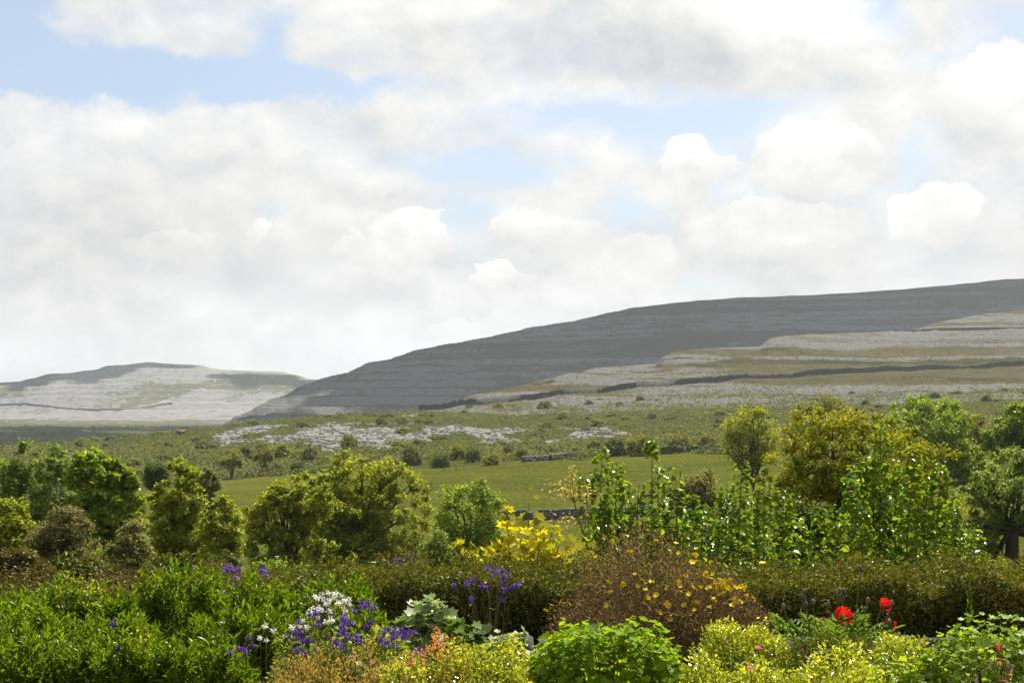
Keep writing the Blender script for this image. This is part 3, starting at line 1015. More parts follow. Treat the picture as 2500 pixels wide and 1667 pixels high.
def make_tree(name, label, box, D, leaf, n=110, per=90, L=.16, rc=.26, seed=1, lobes=None, trunk=True, group=None, cat='tree', bark=None,
              base_v=None, lo=.42, up=0.0, tmpl=DIAMOND, trunk_u=None, tr=None, depth=.85, limbs=14, asp=.75, fk=.45):
    """box = u0,u1,v_top,v_bottom of the crown in the photograph, at distance D"""
    rng = np.random.default_rng(seed)
    u0, u1, vt, vb = box
    if vb >= 1385:
        vb += 55
    uc = (u0 + u1) / 2
    top, bot = P(uc, vt, D), P(uc, vb, D)
    rx = (u1 - u0) / 2 / FPX * D * 1.06
    gx = (trunk_u - 1250) / FPX * D if trunk_u is not None else top[0]
    base = np.array([gx, D, float(G(gx, D))]) - np.array([0, 0, .05])
    if lobes is None:
        lobes = [(0, 0, 0, 1, 1)]
    root = thing(name, label, cat, base, group)
    cs, rs = [], []
    zc, rz = (top[2] + bot[2]) / 2, (top[2] - bot[2]) / 2 * 1.07
    tot = sum(l[3] * l[4] for l in lobes)
    for lx, ly, lz, sx, sz in lobes:
        k = max(8, int(1.4 * n * sx * sz / tot))
        s = shell(k, rng, up, lo, 1.0)
        wob = .88 + .24 * vn(s[:, 0] * 2.2 + seed, s[:, 2] * 2.2 + s[:, 1] * 1.3, seed)
        s = s * wob[:, None]
        rcl = rc * .95 * min(rx * sx, rz * sz)
        c = np.array([top[0] + lx * rx, D + ly * rx, zc + lz * rz]) + s * np.array([max(rx * sx - rcl * .7, .1), max((rx * sx) * depth - rcl * .7, .1), max(rz * sz - rcl * .6, .1)])
        cs.append(c)
        rs.append(rcl * rng.uniform(.65, 1.35, k))
    C, R = np.concatenate(cs), np.concatenate(rs)
    keep = C[:, 2] > base[2] + .15 * R
    C, R = C[keep], R[keep]
    V, F = clump_leaves(C, R, int(per * 1.05), L * .87, rng, tmpl, asp=asp)
    obj('crown', mkmesh(name + '_crown', V - base, F), leaf, root)
    if trunk:
        h = zc - base[2]
        r0 = .8 * (tr or max(.03, .045 * rx + .012 * h))
        mb = MB()
        lean = np.array([(top[0] - base[0]) * .8, 0, 0])
        fork = base + np.array([0, 0, fk * h]) + lean * .3
        mid = base + np.array([0, 0, h]) + lean
        mb.add(*tube(bez(base, base + np.array([0, 0, .25 * h]), fork, 5), np.linspace(r0 * 1.25, r0 * .8, 5), 7))
        idx = rng.permutation(len(C))[:limbs]
        for i in idx:
            st = fork + (mid - fork) * rng.uniform(0, .25)
            e = C[i]
            m_ = (st + e) / 2 + np.array([0, 0, .18 * h]) + rng.normal(size=3) * .06 * h
            mb.add(*tube(bez(st, m_, e, 6), np.linspace(r0 * .55, r0 * .08, 6), 5))
            for _ in range(3):
                j = rng.integers(len(C))
                if np.linalg.norm(C[j] - e) < .55 * max(rx, rz):
                    a = bez(st, m_, e, 6)[rng.integers(2, 5)]
                    mb.add(*tube(bez(a, (a + C[j]) / 2 + [0, 0, .05 * h], C[j], 4), np.linspace(r0 * .22, r0 * .05, 4), 4))
        obj('trunk', mb.mesh(name + '_trunk', True, base), bark or M_bark, root)
    return root


# ------------------------------------------------------------------ trees beyond the garden
def build_trees():
    mt = make_tree
    gl = 'trees along the foot of the garden'
    mt('ash_tree', 'tall grey-green ash tree cut by the left edge of the photo', (-90, 128, 1072, 1395), 62, L_ash, 120, 95, .17, .27, 11, lobes=[(-.2, 0, .1, .8, .85), (.45, .2, .45, .5, .5), (.3, -.3, -.35, .7, .6)])
    mt('ash_tree', 'grey-green ash tree left of the glossy dark sycamore', (60, 200, 1072, 1400), 60, L_ash, 120, 95, .16, .3, 12, lobes=[(0, 0, .35, .8, .62), (.35, -.4, -.15, .85, .55), (-.3, -.3, -.3, .8, .5)])
    mt('sycamore_tree', 'glossy dark green sycamore with a bright right side, behind the pale olive shrub', (158, 352, 1090, 1345), 47, L_syc, 130, 85, .17, .2, 13, lobes=[(-.2, 0, .3, .78, .68), (.35, -.1, -.05, .62, .62), (.0, 0, -.35, .85, .55)], asp=.9)
    mt('olive_shrub', 'pale dry olive shrub in front of the dark sycamore', (62, 245, 1235, 1420), 31, L_dry, 110, 85, .075, .24, 14, cat='shrub', limbs=20)
    mt('leafy_bush', 'yellow-green bush at the left edge below the ash tree', (-60, 95, 1205, 1420), 34, L_gold_syc, 80, 90, .10, .26, 15, cat='bush')
    mt('willow_bush', 'grey-green willow bush right of the pale olive shrub', (255, 380, 1265, 1430), 33, L_willow, 85, 85, .08, .3, 16, cat='bush')
    mt('maple_tree', 'upright light green maple between the dark sycamore and the large twin-stemmed sycamore', (340, 545, 1118, 1400), 54, L_gold_syc, 190, 85, .15, .22, 17, lobes=[(.05, 0, .42, .68, .56), (-.3, -.1, .0, .68, .62), (.25, 0, -.2, .8, .66), (-.1, .2, -.45, .95, .5)])
    mt('maple_tree', 'low yellow-green maple touching the left side of the large twin-stemmed sycamore', (482, 600, 1212, 1405), 50, L_gold_syc, 80, 85, .15, .28, 18)
    mt('evergreen_bush', 'small dark green bush peeping over the light green maple', (348, 420, 1125, 1200), 95, L_scrub_dark, 40, 80, .2, .35, 19, cat='bush', limbs=6)
    mt('willow_tree', 'grey-green oval tree behind the right shoulder of the light green maple', (470, 540, 1128, 1260), 78, L_willow, 50, 90, .17, .35, 20, limbs=6)
    mt('sycamore_tree', 'left half of the large twin-stemmed sycamore, with a gap under its limb', (586, 800, 1160, 1410), 70, L_gold_syc, 230, 90, .18, .2, 21, lobes=[(.55, 0, .55, .7, .5), (-.1, 0, .3, .75, .6), (-.4, -.05, -.05, .68, .72), (.35, .1, -.4, .8, .65), (-.3, 0, -.6, .75, .42)], trunk_u=720, limbs=24, tr=.28)
    mt('sycamore_tree', 'right half of the large twin-stemmed sycamore, the tallest crown in the middle', (690, 1068, 1098, 1410), 74, L_gold_syc, 330, 85, .18, .19, 22, lobes=[(-.05, 0, .42, .62, .58), (.5, 0, .05, .5, .75), (-.35, 0, .15, .55, .7), (-.1, .1, -.35, .75, .65), (.4, -.1, -.55, .55, .45)], trunk_u=890, limbs=34, tr=.34)
    mt('sycamore_tree', 'round green tree right of the large twin-stemmed sycamore', (1045, 1240, 1163, 1395), 78, L_syc, 120, 90, .19, .24, 23, lobes=[(0, 0, .1, 1, .88), (-.1, 0, -.45, .7, .5)], trunk_u=1150, limbs=26)
    mt('elder_bush', 'small grey-green bush between the twin-stemmed sycamore and the round tree', (1018, 1116, 1288, 1400), 50, L_ash, 60, 80, .12, .3, 24, cat='bush')
    mt('thin_tree', 'sparse spring tree with bare dark limbs left of the bronze hawthorn', (1745, 1912, 985, 1185), 130, L_gold_syc, 110, 46, .24, .24, 25, lobes=[(0, 0, .15, 1, .85)], lo=.5, limbs=40, tr=.26, trunk_u=1842)
    mt('ash_tree', 'olive rounded tree behind the top of the bronze hawthorn', (1925, 2098, 964, 1110), 150, L_scrub_lit, 80, 85, .3, .28, 26)
    mt('field_tree', 'dense green domed tree right of the bronze hawthorn', (2135, 2385, 958, 1190), 128, L_syc, 240, 95, .27, .2, 27, lobes=[(0, 0, .15, .98, .85), (.3, -.2, -.4, .75, .6), (-.45, 0, -.4, .6, .6)])
    mt('field_tree', 'lighter green tree leaning out behind the dense domed tree', (2275, 2425, 1000, 1175), 140, L_scrub_lit, 90, 85, .28, .27, 28)
    mt('field_tree', 'green tree at the right edge above the near ivied tree', (2395, 2580, 978, 1130), 122, L_syc, 110, 90, .28, .24, 29, lobes=[(.2, 0, .2, .8, .8), (-.5, -.1, -.3, .5, .65)])
    mt('ivied_tree', 'dark tree with an ivy-clad trunk at the right edge of the photo', (2315, 2640, 1100, 1400), 46, L_ash, 190, 85, .13, .2, 30, lobes=[(.1, 0, .5, .85, .5), (-.6, 0, .1, .45, .6), (.75, .1, -.1, .4, .8), (-.6, -.1, -.45, .42, .5)], trunk_u=2462, tr=.3, limbs=22, bark=M_bark_dark, fk=.85)
    mt('willow_bush', 'pale willow bush in the field behind the tall leafy saplings', (1632, 1770, 1143, 1290), 62, L_willow, 70, 85, .14, .3, 31, cat='bush')
    mt('hawthorn_tree', 'large bronze-green hawthorn behind the leafy saplings', (1835, 2330, 985, 1420), 27, L_haw, 420, 100, .06, .15, 32, lobes=[(-.2, 0, .45, .6, .56), (-.5, -.05, .05, .52, .62), (.35, 0, .3, .66, .6), (.15, 0, -.2, .98, .7)], limbs=30, trunk_u=2050)

    # undergrowth that closes the foot of the tree row
    for i, (u0, u1, vt, D, lf, lab) in enumerate([(-40, 120, 1330, 27, L_redhedge, 'russet low undergrowth at the far left behind the hedge'), (110, 260, 1345, 28, L_dim, 'olive undergrowth below the pale olive shrub'), (215, 330, 1330, 36, L_syc, 'dark undergrowth in the shade under the glossy sycamore'),
                                                     (340, 480, 1345, 30, L_dim, 'dark green undergrowth below the light green maple'), (455, 610, 1352, 31, L_dim, 'olive undergrowth right of the light green maple'), (590, 780, 1360, 45, L_syc, 'dark undergrowth below the left half of the twin-stemmed sycamore'),
                                                     (760, 960, 1372, 46, L_syc, 'dark undergrowth below the right half of the twin-stemmed sycamore'), (1090, 1210, 1360, 50, L_syc, 'dark undergrowth below the round green tree'), (2330, 2520, 1360, 36, L_syc, 'dark undergrowth beneath the ivied tree at right'),
                                                     (1420, 1600, 1300, 24, L_gold_syc, 'leafy undergrowth behind the left saplings'), (1600, 1800, 1270, 25, L_willow, 'olive undergrowth behind the saplings right of the bare stem'),
                                                     (1690, 1880, 1255, 21.5, L_dim, 'dark thicket behind the low saplings left of the hawthorn'), (1850, 2060, 1190, 21.8, L_dim, 'dark thicket under the left side of the hawthorn'), (2030, 2240, 1185, 21.8, L_dim, 'dark thicket under the right side of the hawthorn'),
                                                     (2200, 2385, 1235, 21.5, L_dim, 'dark thicket behind the rightmost saplings'), (1430, 1570, 1250, 20.8, L_dim, 'dark thicket behind the left saplings'), (1560, 1700, 1275, 20.8, L_dim, 'dark thicket behind the bare-stemmed sapling')]):
        mt('undergrowth', lab, (u0, u1, vt, 1430), D, lf, 60, 60, .0035 * D, .34, 400 + i, cat='bush', limbs=8)


build_trees()


# ------------------------------------------------------------------ scrub on the slope: bushes one can tell apart, and the low growth between
def scrub_proto(seed, leaf, kind):
    rng = np.random.default_rng(seed)
    if kind == 'round':
        C = shell(34, rng, .8, .45, 1) * np.array([.78, .78, .72]) + np.array([0, 0, .18])
        V, F = clump_leaves(C, .30, 34, .16, rng, flat=.8)
    elif kind == 'low':
        C = shell(34, rng, .9, .3, 1) * np.array([.95, .8, .38]) + np.array([0, 0, .1])
        V, F = clump_leaves(C, .26, 34, .15, rng, flat=.7)
    else:
        C = shell(38, rng, .3, .45, 1) * np.array([.72, .72, .62]) + np.array([0, 0, 1.15])
        V, F = clump_leaves(C, .26, 34, .15, rng, flat=.8)
    me = mkmesh('scrub_foliage', V, F)
    me.materials.append(leaf)
    tm = None
    if kind == 'tall':
        mb = MB()
        for k in range(7):
            e = C[rng.integers(len(C))]
            mb.add(*tube(bez((0, 0, -.05), (e[0] * .2, e[1] * .2, .7), e, 5), np.linspace(.05, .012, 5), 5))
        tm = mb.mesh('scrub_trunk', True)
        tm.materials.append(M_bark)
    return me, tm


def place_bush(name, label, proto, p, s, rng, group, cat='bush', sz=None):
    me, tm = proto
    o = thing(name, label, cat, p, group)
    o.scale = (s * rng.uniform(.85, 1.2), s * rng.uniform(.85, 1.2), sz if sz is not None else s * rng.uniform(.75, 1.1))
    o.rotation_euler = (0, 0, rng.uniform(0, 6.28))
    obj('crown', me, None, o)
    if tm is not None:
        obj('trunk', tm, None, o)
    return o


def build_scrub():
    rng = np.random.default_rng(99)
    protos = {'hazel': scrub_proto(1, L_scrub, 'round'), 'light': scrub_proto(2, L_scrub_lit, 'round'), 'dark': scrub_proto(3, L_scrub_dark, 'round'),
              'low': scrub_proto(4, L_scrub, 'low'), 'tall': scrub_proto(5, L_scrub_lit, 'tall'), 'brown': scrub_proto(6, L_scrub_brown, 'low')}
    # single bushes and small trees at the field's upper edge
    one = [(565, 1168, 55, 'tall', 'small dark-stemmed tree at the upper left corner of the field', 75), (642, 1158, 42, 'tall', 'slim small tree beside the dark-stemmed one above the field', 80),
           (852, 1105, 42, 'light', 'lone rounded bush standing on the pale limestone', 55), (985, 1108, 50, 'light', 'light green bush at the foot of the limestone above the sycamore', 40),
           (675, 1155, 26, 'dark', 'dark green bush right of the slim small tree', 28), (725, 1152, 34, 'dark', 'dark green bush just left of the sycamore top', 32), (760, 1128, 52, 'hazel', 'broad hazel bush under the left part of the limestone', 42),
           (680, 1120, 60, 'light', 'broad light green bush above the slim small tree', 48), (600, 1125, 45, 'hazel', 'hazel bush behind the dark-stemmed small tree', 42), (735, 1092, 22, 'dark', 'small dark bush below the limestone edge', 18),
           (1005, 1136, 55, 'hazel', 'rounded hazel bush at the upper edge of the field, right of the sycamore', 52), (1075, 1140, 48, 'dark', 'wide dark bush at the upper edge of the field, centre', 40),
           (1155, 1128, 36, 'dark', 'dark rounded bush between two light bushes above the field', 42), (1120, 1122, 36, 'light', 'light bush between two dark bushes above the field', 45), (1200, 1135, 40, 'light', 'light bush left of the upper stone wall', 34),
           (1240, 1112, 48, 'hazel', 'grey-green bush above the left end of the upper stone wall', 32), (1272, 1122, 26, 'dark', 'dark bush touching the left end of the upper stone wall', 34), (1345, 1108, 22, 'dark', 'small dark bush just above the upper stone wall', 22),
           (1560, 1112, 62, 'light', 'broad pale bush at the top of the field left of the tall sapling', 62), (1500, 1112, 55, 'hazel', 'pale brownish bush at the top of the field, below the small limestone patch', 50),
           (1660, 1100, 52, 'light', 'yellow-green bush above the dark wall at the top of the field', 52), (1725, 1097, 46, 'light', 'yellowish bush right of its twin above the dark wall', 45), (1450, 1105, 42, 'hazel', 'low bush right of the upper stone wall', 34),
           (1405, 1110, 36, 'light', 'low light bush above the right end of the upper stone wall', 26), (900, 1118, 44, 'brown', 'russet low bush at the lower edge of the limestone', 22), (1090, 1098, 60, 'brown', 'russet patch of low growth below the limestone', 16)]
    for u, v, wpx, kind, label, hpx in one:
        p = hit(u, v, 150)
        if p is None:
            continue
        s = wpx / FPX * p[1] * .62
        zs = hpx / FPX * p[1] / (1.05 if kind != 'tall' else 1.85)
        nm = 'small_tree' if kind == 'tall' else ('low_shrub' if kind == 'brown' else 'hazel_bush')
        place_bush(nm, label, protos[kind], p - [0, 0, .1], s, rng, 'bushes along the upper edge of the field', 'tree' if kind == 'tall' else 'bush', zs)
    # the many bushes of the slope
    n = 0
    tone = {'hazel': 'olive bush', 'light': 'light green bush', 'dark': 'dark green bush', 'low': 'flat olive bush'}

    def where(u, v, D):
        # the nearest thing one can find in the photograph
        side = ('at the far left below the far hill' if u < 250 else 'left of the limestone patch' if u < 490 else 'right of the small limestone patch' if 1530 < u < 1750 else
                'above the sparse spring tree' if 1750 <= u < 1920 else 'behind the hawthorn top' if 1920 <= u < 2130 else 'above the dense domed tree' if 2130 <= u < 2400 else 'at the right edge below the near hill' if u >= 2400 else None)
        if side is None:
            third = 'left' if u < 800 else 'middle' if u < 1150 else 'right'
            side = ('behind the limestone patch, %s part' if v < 1036 else 'on the limestone patch, %s part' if v < 1085 else 'below the limestone patch, %s part') % third
        return side

    pts = []
    while n < 290:
        D = rng.uniform(265, 640)
        u = rng.uniform(-60, 2560)
        x = (u - 1250) / FPX * D
        z0 = G0(np.array([x]), np.array([D]))
        li, sc, fi, so = ground_masks(np.array([x]), np.array([D]), z0)
        if sc[0] < .5 or fi[0] > .2:
            if not (li[0] > .3 and rng.random() < .08):
                continue
        if D > 540 and u > 900 and rng.random() < .6:
            continue
        s = rng.uniform(.9, 2.6) * (1.25 if D > 450 else 1)
        if any((x - a) ** 2 + (D - b) ** 2 < (s * .9) ** 2 for a, b in pts[-120:]):
            continue
        pts.append((x, D))
        kind = rng.choice(['hazel', 'hazel', 'light', 'light', 'dark', 'low', 'low'])
        p = np.array([x, D, float(H(x, D)[0]) - .15])
        uu, vv = PX(x, D, p[2])
        pl = where(uu, vv, D)
        row = 'near the field' if D < 340 else 'halfway upslope' if D < 460 else 'high upslope'
        size = 'small' if s < 1.5 else 'broad' if s > 2.3 else 'middling'
        place_bush('scrub_bush', '%s %s %s, %s' % (size, tone[kind], pl, row), protos[kind], p, s, rng, 'scrub bushes, %s %s %s %s' % (size, kind, pl, row))
        n += 1
    # low growth between them
    N_ = 19000
    D = rng.uniform(262, 700, N_)
    u = rng.uniform(-150, 2650, N_)
    x = (u - 1250) / FPX * D
    z0 = G0(x, D)
    li, sc, fi, so = ground_masks(x, D, z0)
    k = ((sc > .5) & (fi < .3)) | ((li > .3) & (rng.random(N_) < .12))
    k &= ~((D > 560) & (rng.random(N_) < .5))
    x, D = x[k], D[k]
    C = np.stack([x, D, H(x, D) + .25], 1)
    big = sstep(fbm(x / 9, D / 9, 3, 121), .45, .65)
    C[:, 2] += .45 * big
    R = rng.uniform(.4, 1.0, len(C)) * (1 + .9 * big)
    V, F = clump_leaves(C, R, 5, .62, rng, flat=.7)
    # thicket along the upper edge of the field
    n2 = 9000
    D2 = rng.uniform(252, 345, n2)
    u2 = rng.uniform(380, 1900, n2)
    x2 = (u2 - 1250) / FPX * D2
    li2, sc2, fi2, so2 = ground_masks(x2, D2, G0(x2, D2))
    k2 = (sc2 > .5) & (fi2 < .3) & (fbm(x2 / 6, D2 / 6, 3, 123) > .49)
    x2, D2 = x2[k2], D2[k2]
    hb = .3 + 1.1 * sstep(fbm(x2 / 5, D2 / 5, 2, 124), .4, .7)
    C2 = np.stack([x2, D2, H(x2, D2) + hb * rng.uniform(.3, 1.0, len(x2))], 1)
    V2, F2 = clump_leaves(C2, rng.uniform(.5, 1.0, len(C2)), 10, .5, rng, flat=.8)
    F = np.concatenate([F, F2 + len(V)])
    V = np.concatenate([V, V2])
    o = obj('scrub', mkmesh('scrub', V, F), L_scrub, kind='stuff')
    tag(o, 'olive low growth between the bushes of the scrub slope', 'scrub')
    # hedgerows on the valley floor
    lines = [((-700, 1250), (-180, 1330)), ((-900, 1700), (-260, 1620)), ((-1000, 2100), (-300, 2250)), ((-420, 950), (-120, 1250)), ((-700, 1050), (-420, 950)), ((-560, 1640), (-640, 2180)), ((-1300, 2450), (-500, 2520)), ((-330, 1950), (-420, 2400))]
    cs = []
    for (xa, ya), (xb, yb) in lines:
        k = int(np.hypot(xb - xa, yb - ya) / 2.2)
        t_ = rng.uniform(0, 1, k)
        cs.append(np.stack([xa + (xb - xa) * t_ + rng.normal(size=k) * 3, ya + (yb - ya) * t_ + rng.normal(size=k) * 6], 1))
    cs = np.concatenate(cs)
    C = np.stack([cs[:, 0], cs[:, 1], H(cs[:, 0], cs[:, 1]) + 1.2], 1)
    V, F = clump_leaves(C, rng.uniform(1.5, 4.0, len(C)), 7, 2.2, rng, flat=.6)
    o = obj('valley_hedgerows', mkmesh('valley_hedgerows', V, F), L_scrub_dark, kind='stuff')
    tag(o, 'dark hedgerows crossing the valley floor below the far hill', 'hedgerow')
    # scrub along the ledges of the near hill
    N_ = 60000
    D = rng.uniform(560, 1350, N_)
    u = rng.uniform(960, 2640, N_)
    x = (u - 1250) / FPX * D
    z, t, w, uu = NH(x, D)
    z2 = NH(x, D + 9)[0]
    z3 = NH(x, D - 5)[0]
    foot = ((z2 - z) / 9 > .2) & ((z - z3) / 5 < .17)
    keep = (foot & (fbm(x / 45, D / 60, 3, 105) > .42) & (t < .9)) | ((fbm(x / 30, D / 50, 3, 77) > .6) & (rng.random(N_) < .3) & (t < .7)) | ((t < .07) & (rng.random(N_) < .4))
    keep &= t < .93
    x, D, z = x[keep], D[keep], z[keep]
    C = np.stack([x, D, z + .3], 1)
    V, F = clump_leaves(C, rng.uniform(.5, 1.2, len(C)), 6, .75, rng, flat=.6)
    o = obj('hill_scrub', mkmesh('hill_scrub', V, F), L_scrub, kind='stuff')
    tag(o, 'dark scrub growing along the ledges of the near hill', 'scrub')


build_scrub()


# ------------------------------------------------------------------ limestone slabs, stone walls, shed
def stone_proto(seed):
    rng = np.random.default_rng(seed)
    V = np.array([[x, y, z] for z in (-.5, .5) for y in (-.5, .5) for x in (-.5, .5)], float)
    V += rng.uniform(-.14, .14, V.shape)
    V[4:] *= np.array([.86, .86, 1])
    Q = [[0, 2, 3, 1], [4, 5, 7, 6], [0, 1, 5, 4], [1, 3, 7, 5], [3, 2, 6, 7], [2, 0, 4, 6]]
    import bmesh
    me = mkmesh('stone', V, Q)
    bm = bmesh.new()
    bm.from_mesh(me)
    bmesh.ops.bevel(bm, geom=bm.edges[:], offset=.1, segments=1, affect='EDGES')
    bm.to_mesh(me)
    bm.free()
    return me


def build_stone():
    rng = np.random.default_rng(5)
    # slabs lying on the limestone pavement
    mb = MB()
    N_ = 9000
    D = rng.uniform(335, 630, N_)
    u = rng.uniform(430, 1650, N_)
    x = (u - 1250) / FPX * D
    li, sc, fi, so = ground_masks(x, D, G0(x, D))
    k = np.where((li > .3) & (rng.random(N_) < .6))[0]
    box = np.array([[a, b, c] for c in (-.5, .5) for b in (-.5, .5) for a in (-.5, .5)], float)
    Q = [[0, 2, 3, 1], [4, 5, 7, 6], [0, 1, 5, 4], [1, 3, 7, 5], [3, 2, 6, 7], [2, 0, 4, 6]]
    led = fbm(x / 7, D / 16, 3, 61)
    zz = G(x, D) + li * (np.floor(led * 7) / 7 * 1.2 - .5)
    for i in k:
        s = np.array([rng.uniform(.4, 1.9), rng.uniform(.5, 1.6), rng.uniform(.15, .5)])
        a = rng.uniform(-.5, .5)
        R_ = np.array([[cos(a), -sin(a), 0], [sin(a), cos(a), 0], [0, 0, 1]])
        W_ = (box + rng.uniform(-.14, .14, box.shape)) * s @ R_.T
        mb.add(W_ + [x[i], D[i], zz[i] + .05], Q=Q)
    M_slab = plainmat('pavement_stone', (.17, .166, .16), (.30, .293, .282), .8, .92, .15, .5)
    o = obj('limestone_slabs', mb.mesh('limestone_slabs'), M_slab, kind='stuff')
    tag(o, 'pale broken limestone slabs on the slope above the field', 'rock')

    protos = [stone_proto(s) for s in range(8)]
    for q in protos:
        q.materials.append(M_stone)

    def drystone(name, label, pts, h, size, width, cover=None):
        pts = np.array(pts, float)
        root = thing(name, label, 'wall', (pts[0, 0], pts[0, 1], float(G(pts[0, 0], pts[0, 1]))))
        b = np.array(root.location)
        seg = np.linalg.norm(np.diff(pts[:, :2], axis=0), axis=1)
        tot = seg.sum()
        cum = np.r_[0, np.cumsum(seg)]
        nlay = max(2, int(round(h / (size * .62))))
        cnt = 0
        for l in range(nlay):
            d = rng.uniform(0, size)
            while d < tot:
                w = size * rng.uniform(.7, 1.5)
                i = min(np.searchsorted(cum, d, 'right') - 1, len(seg) - 1)
                f = (d - cum[i]) / seg[i]
                xy = pts[i, :2] * (1 - f) + pts[i + 1, :2] * f
                dr = (pts[i + 1, :2] - pts[i, :2]) / seg[i]
                gz = float(G(xy[0], xy[1]))
                hl = h * (.8 + .4 * float(vn(np.array([d / 4.0]), np.array([l * 0.0]), 3)[0]))
                if (l + .5) / nlay * h < hl:
                    cnt += 1
                    o = obj('stone', protos[rng.integers(8)], None, root)
                    o.location = (xy[0] - b[0] + rng.normal() * .05, xy[1] - b[1] + rng.normal() * .05, gz - b[2] + (l + .42) * h / nlay)
                    o.scale = (w * 1.06, width * rng.uniform(.8, 1.1), h / nlay * rng.uniform(1.0, 1.35))
                    o.rotation_euler = (rng.normal() * .08, rng.normal() * .1, math.atan2(dr[1], dr[0]) + rng.normal() * .08)
                d += w
        return root

    w1 = [hit(u, v, 60)[:2] for u, v in ((1225, 1270), (1300, 1268), (1400, 1266), (1500, 1263), (1600, 1258))]
    drystone('stone_wall', 'grey drystone wall crossing the field behind the golden shrub', w1, 1.2, .5, .6)
    w2 = [hit(u, v, 100)[:2] for u, v in ((1275, 1128), (1330, 1124), (1375, 1118), (1420, 1113))]
    drystone('stone_wall', 'short pale drystone wall at the upper edge of the field', w2, .95, .55, .6)
    w3 = [(P(u, 1150, 152)[0], 152 + (u - 2300) * .02) for u in (2300, 2360, 2420)]
    drystone('stone_wall', 'bit of grey stone wall under the green tree at the right', w3, 1.3, .7, .6)

    def far_wall(name, label, pts, h, w, mat, n=160, d0=300):
        uv = np.array(pts, float)
        tt = np.linspace(0, len(uv) - 1, 90)
        hs = [hit(np.interp(q, np.arange(len(uv)), uv[:, 0]), np.interp(q, np.arange(len(uv)), uv[:, 1]), d0) for q in tt]
        pts = np.array([q[:2] for q in hs if q is not None])
        a_ = pts[:, 0] / pts[:, 1]
        d_ = np.convolve(np.pad(pts[:, 1], 4, mode='edge'), np.ones(9) / 9, 'valid')
        pts = np.stack([a_ * d_, d_], 1)
        seg = np.r_[0, np.cumsum(np.linalg.norm(np.diff(pts, axis=0), axis=1))]
        t = np.linspace(0, seg[-1], n)
        x, y = np.interp(t, seg, pts[:, 0]), np.interp(t, seg, pts[:, 1])
        z = H(x, y)
        z = np.maximum(z, np.convolve(np.pad(z, 6, mode='edge'), np.ones(13) / 13, 'valid'))
        hh = h * (.8 + .35 * vn(t / 3, t * 0, 4))
        V = np.concatenate([np.stack([x, y - w / 2, z - 1.0], 1), np.stack([x, y - w / 3, z + hh], 1), np.stack([x, y + w / 3, z + hh * .96], 1), np.stack([x, y + w / 2, z - 1.0], 1)])
        i = np.arange(n - 1)
        Q = np.concatenate([np.stack([i + k * n, i + 1 + k * n, i + 1 + (k + 1) * n, i + (k + 1) * n], 1) for k in range(3)])
        b = np.array([x[0], y[0], z[0]])
        o = obj(name, mkmesh(name, V - b, Q), mat, loc=b)
        tag(o, label, 'wall')

    far_wall('hill_wall', 'long dark drystone wall climbing rightwards across the near hill', ((1022, 1003), (1100, 995), (1172, 988), (1260, 978), (1342, 968), (1430, 959), (1512, 951), (1580, 945), (1648, 939), (1755, 931), (1883, 922), (2053, 912), (2308, 903), (2470, 893), (2560, 890)), 2.7, 1.2, M_stone_dark, 400, 300)
    far_wall('hill_wall', 'thin dark wall along the topmost ledge of the near hill', ((1990, 813), (2150, 809), (2250, 808), (2380, 806), (2500, 801), (2560, 799)), 1.5, 1.2, M_stone_dark, 120, 500)
    far_wall('hill_wall', 'faint dark wall curving over the pale foot of the far hill', ((0, 990), (55, 985), (110, 993), (180, 1000), (260, 1002), (340, 998), (420, 985)), 3.0, 2.5, M_stone_dark, 100, 1500)
    far_wall('field_wall', 'low dark overgrown wall along the top of the field at right', ((1605, 1108), (1660, 1106), (1720, 1104), (1790, 1103), (1840, 1102)), 1.3, .8, plainmat('overgrown_wall', (.03, .036, .014), (.07, .075, .03), 1.5, .95, .1, .6), 90, 150)

    # small rust-red shed at the edge of the slope
    p = hit(442, 1060, 250)
    if p is not None:
        r = thing('shed', 'tiny rust-red roofed shed among the scrub below the far hill', 'shed', p)
        w, d, h = 2.6, 2.2, .8
        V = np.array([[-w / 2, -d / 2, -.4], [w / 2, -d / 2, -.4], [w / 2, d / 2, -.4], [-w / 2, d / 2, -.4], [-w / 2, -d / 2, h], [w / 2, -d / 2, h], [w / 2, d / 2, h], [-w / 2, d / 2, h], [-w / 2, 0, h + .7], [w / 2, 0, h + .7]])
        obj('wall', mkmesh('shed_wall', V, [[0, 1, 5, 4], [1, 2, 6, 5], [2, 3, 7, 6], [3, 0, 4, 7]], [[4, 8, 7], [5, 6, 9]]), plainmat('shed_stone', (.10, .07, .055), (.16, .11, .09), 2, .9), r)
        V = np.array([[sx * (w / 2 + .2), y, z] for sx in (-1, 1) for y, z in ((-d / 2 - .3, h - .1), (0, h + .78), (d / 2 + .3, h - .1), (-d / 2 - .3, h - .18), (0, h + .7), (d / 2 + .3, h - .18))])
        obj('roof', mkmesh('shed_roof', V, [[0, 6, 7, 1], [1, 7, 8, 2], [3, 4, 10, 9], [4, 5, 11, 10], [0, 3, 9, 6], [2, 8, 11, 5], [0, 1, 4, 3], [1, 2, 5, 4], [6, 9, 10, 7], [7, 10, 11, 8]]), plainmat('rusty_roof', (.085, .04, .03), (.12, .06, .045), 1.5, .8), r)
        V = np.array([[-.45, -d / 2 - .03, -.35], [.45, -d / 2 - .03, -.35], [.45, -d / 2 - .03, .85], [-.45, -d / 2 - .03, .85]])
        V2 = V + [0, .06, 0]
        obj('door', mkmesh('shed_door', np.concatenate([V, V2]), [[0, 1, 2, 3], [4, 7, 6, 5], [0, 4, 5, 1], [1, 5, 6, 2], [2, 6, 7, 3], [3, 7, 4, 0]]), plainmat('shed_door_wood', (.05, .035, .025), (.08, .05, .035), 3, .9), r)
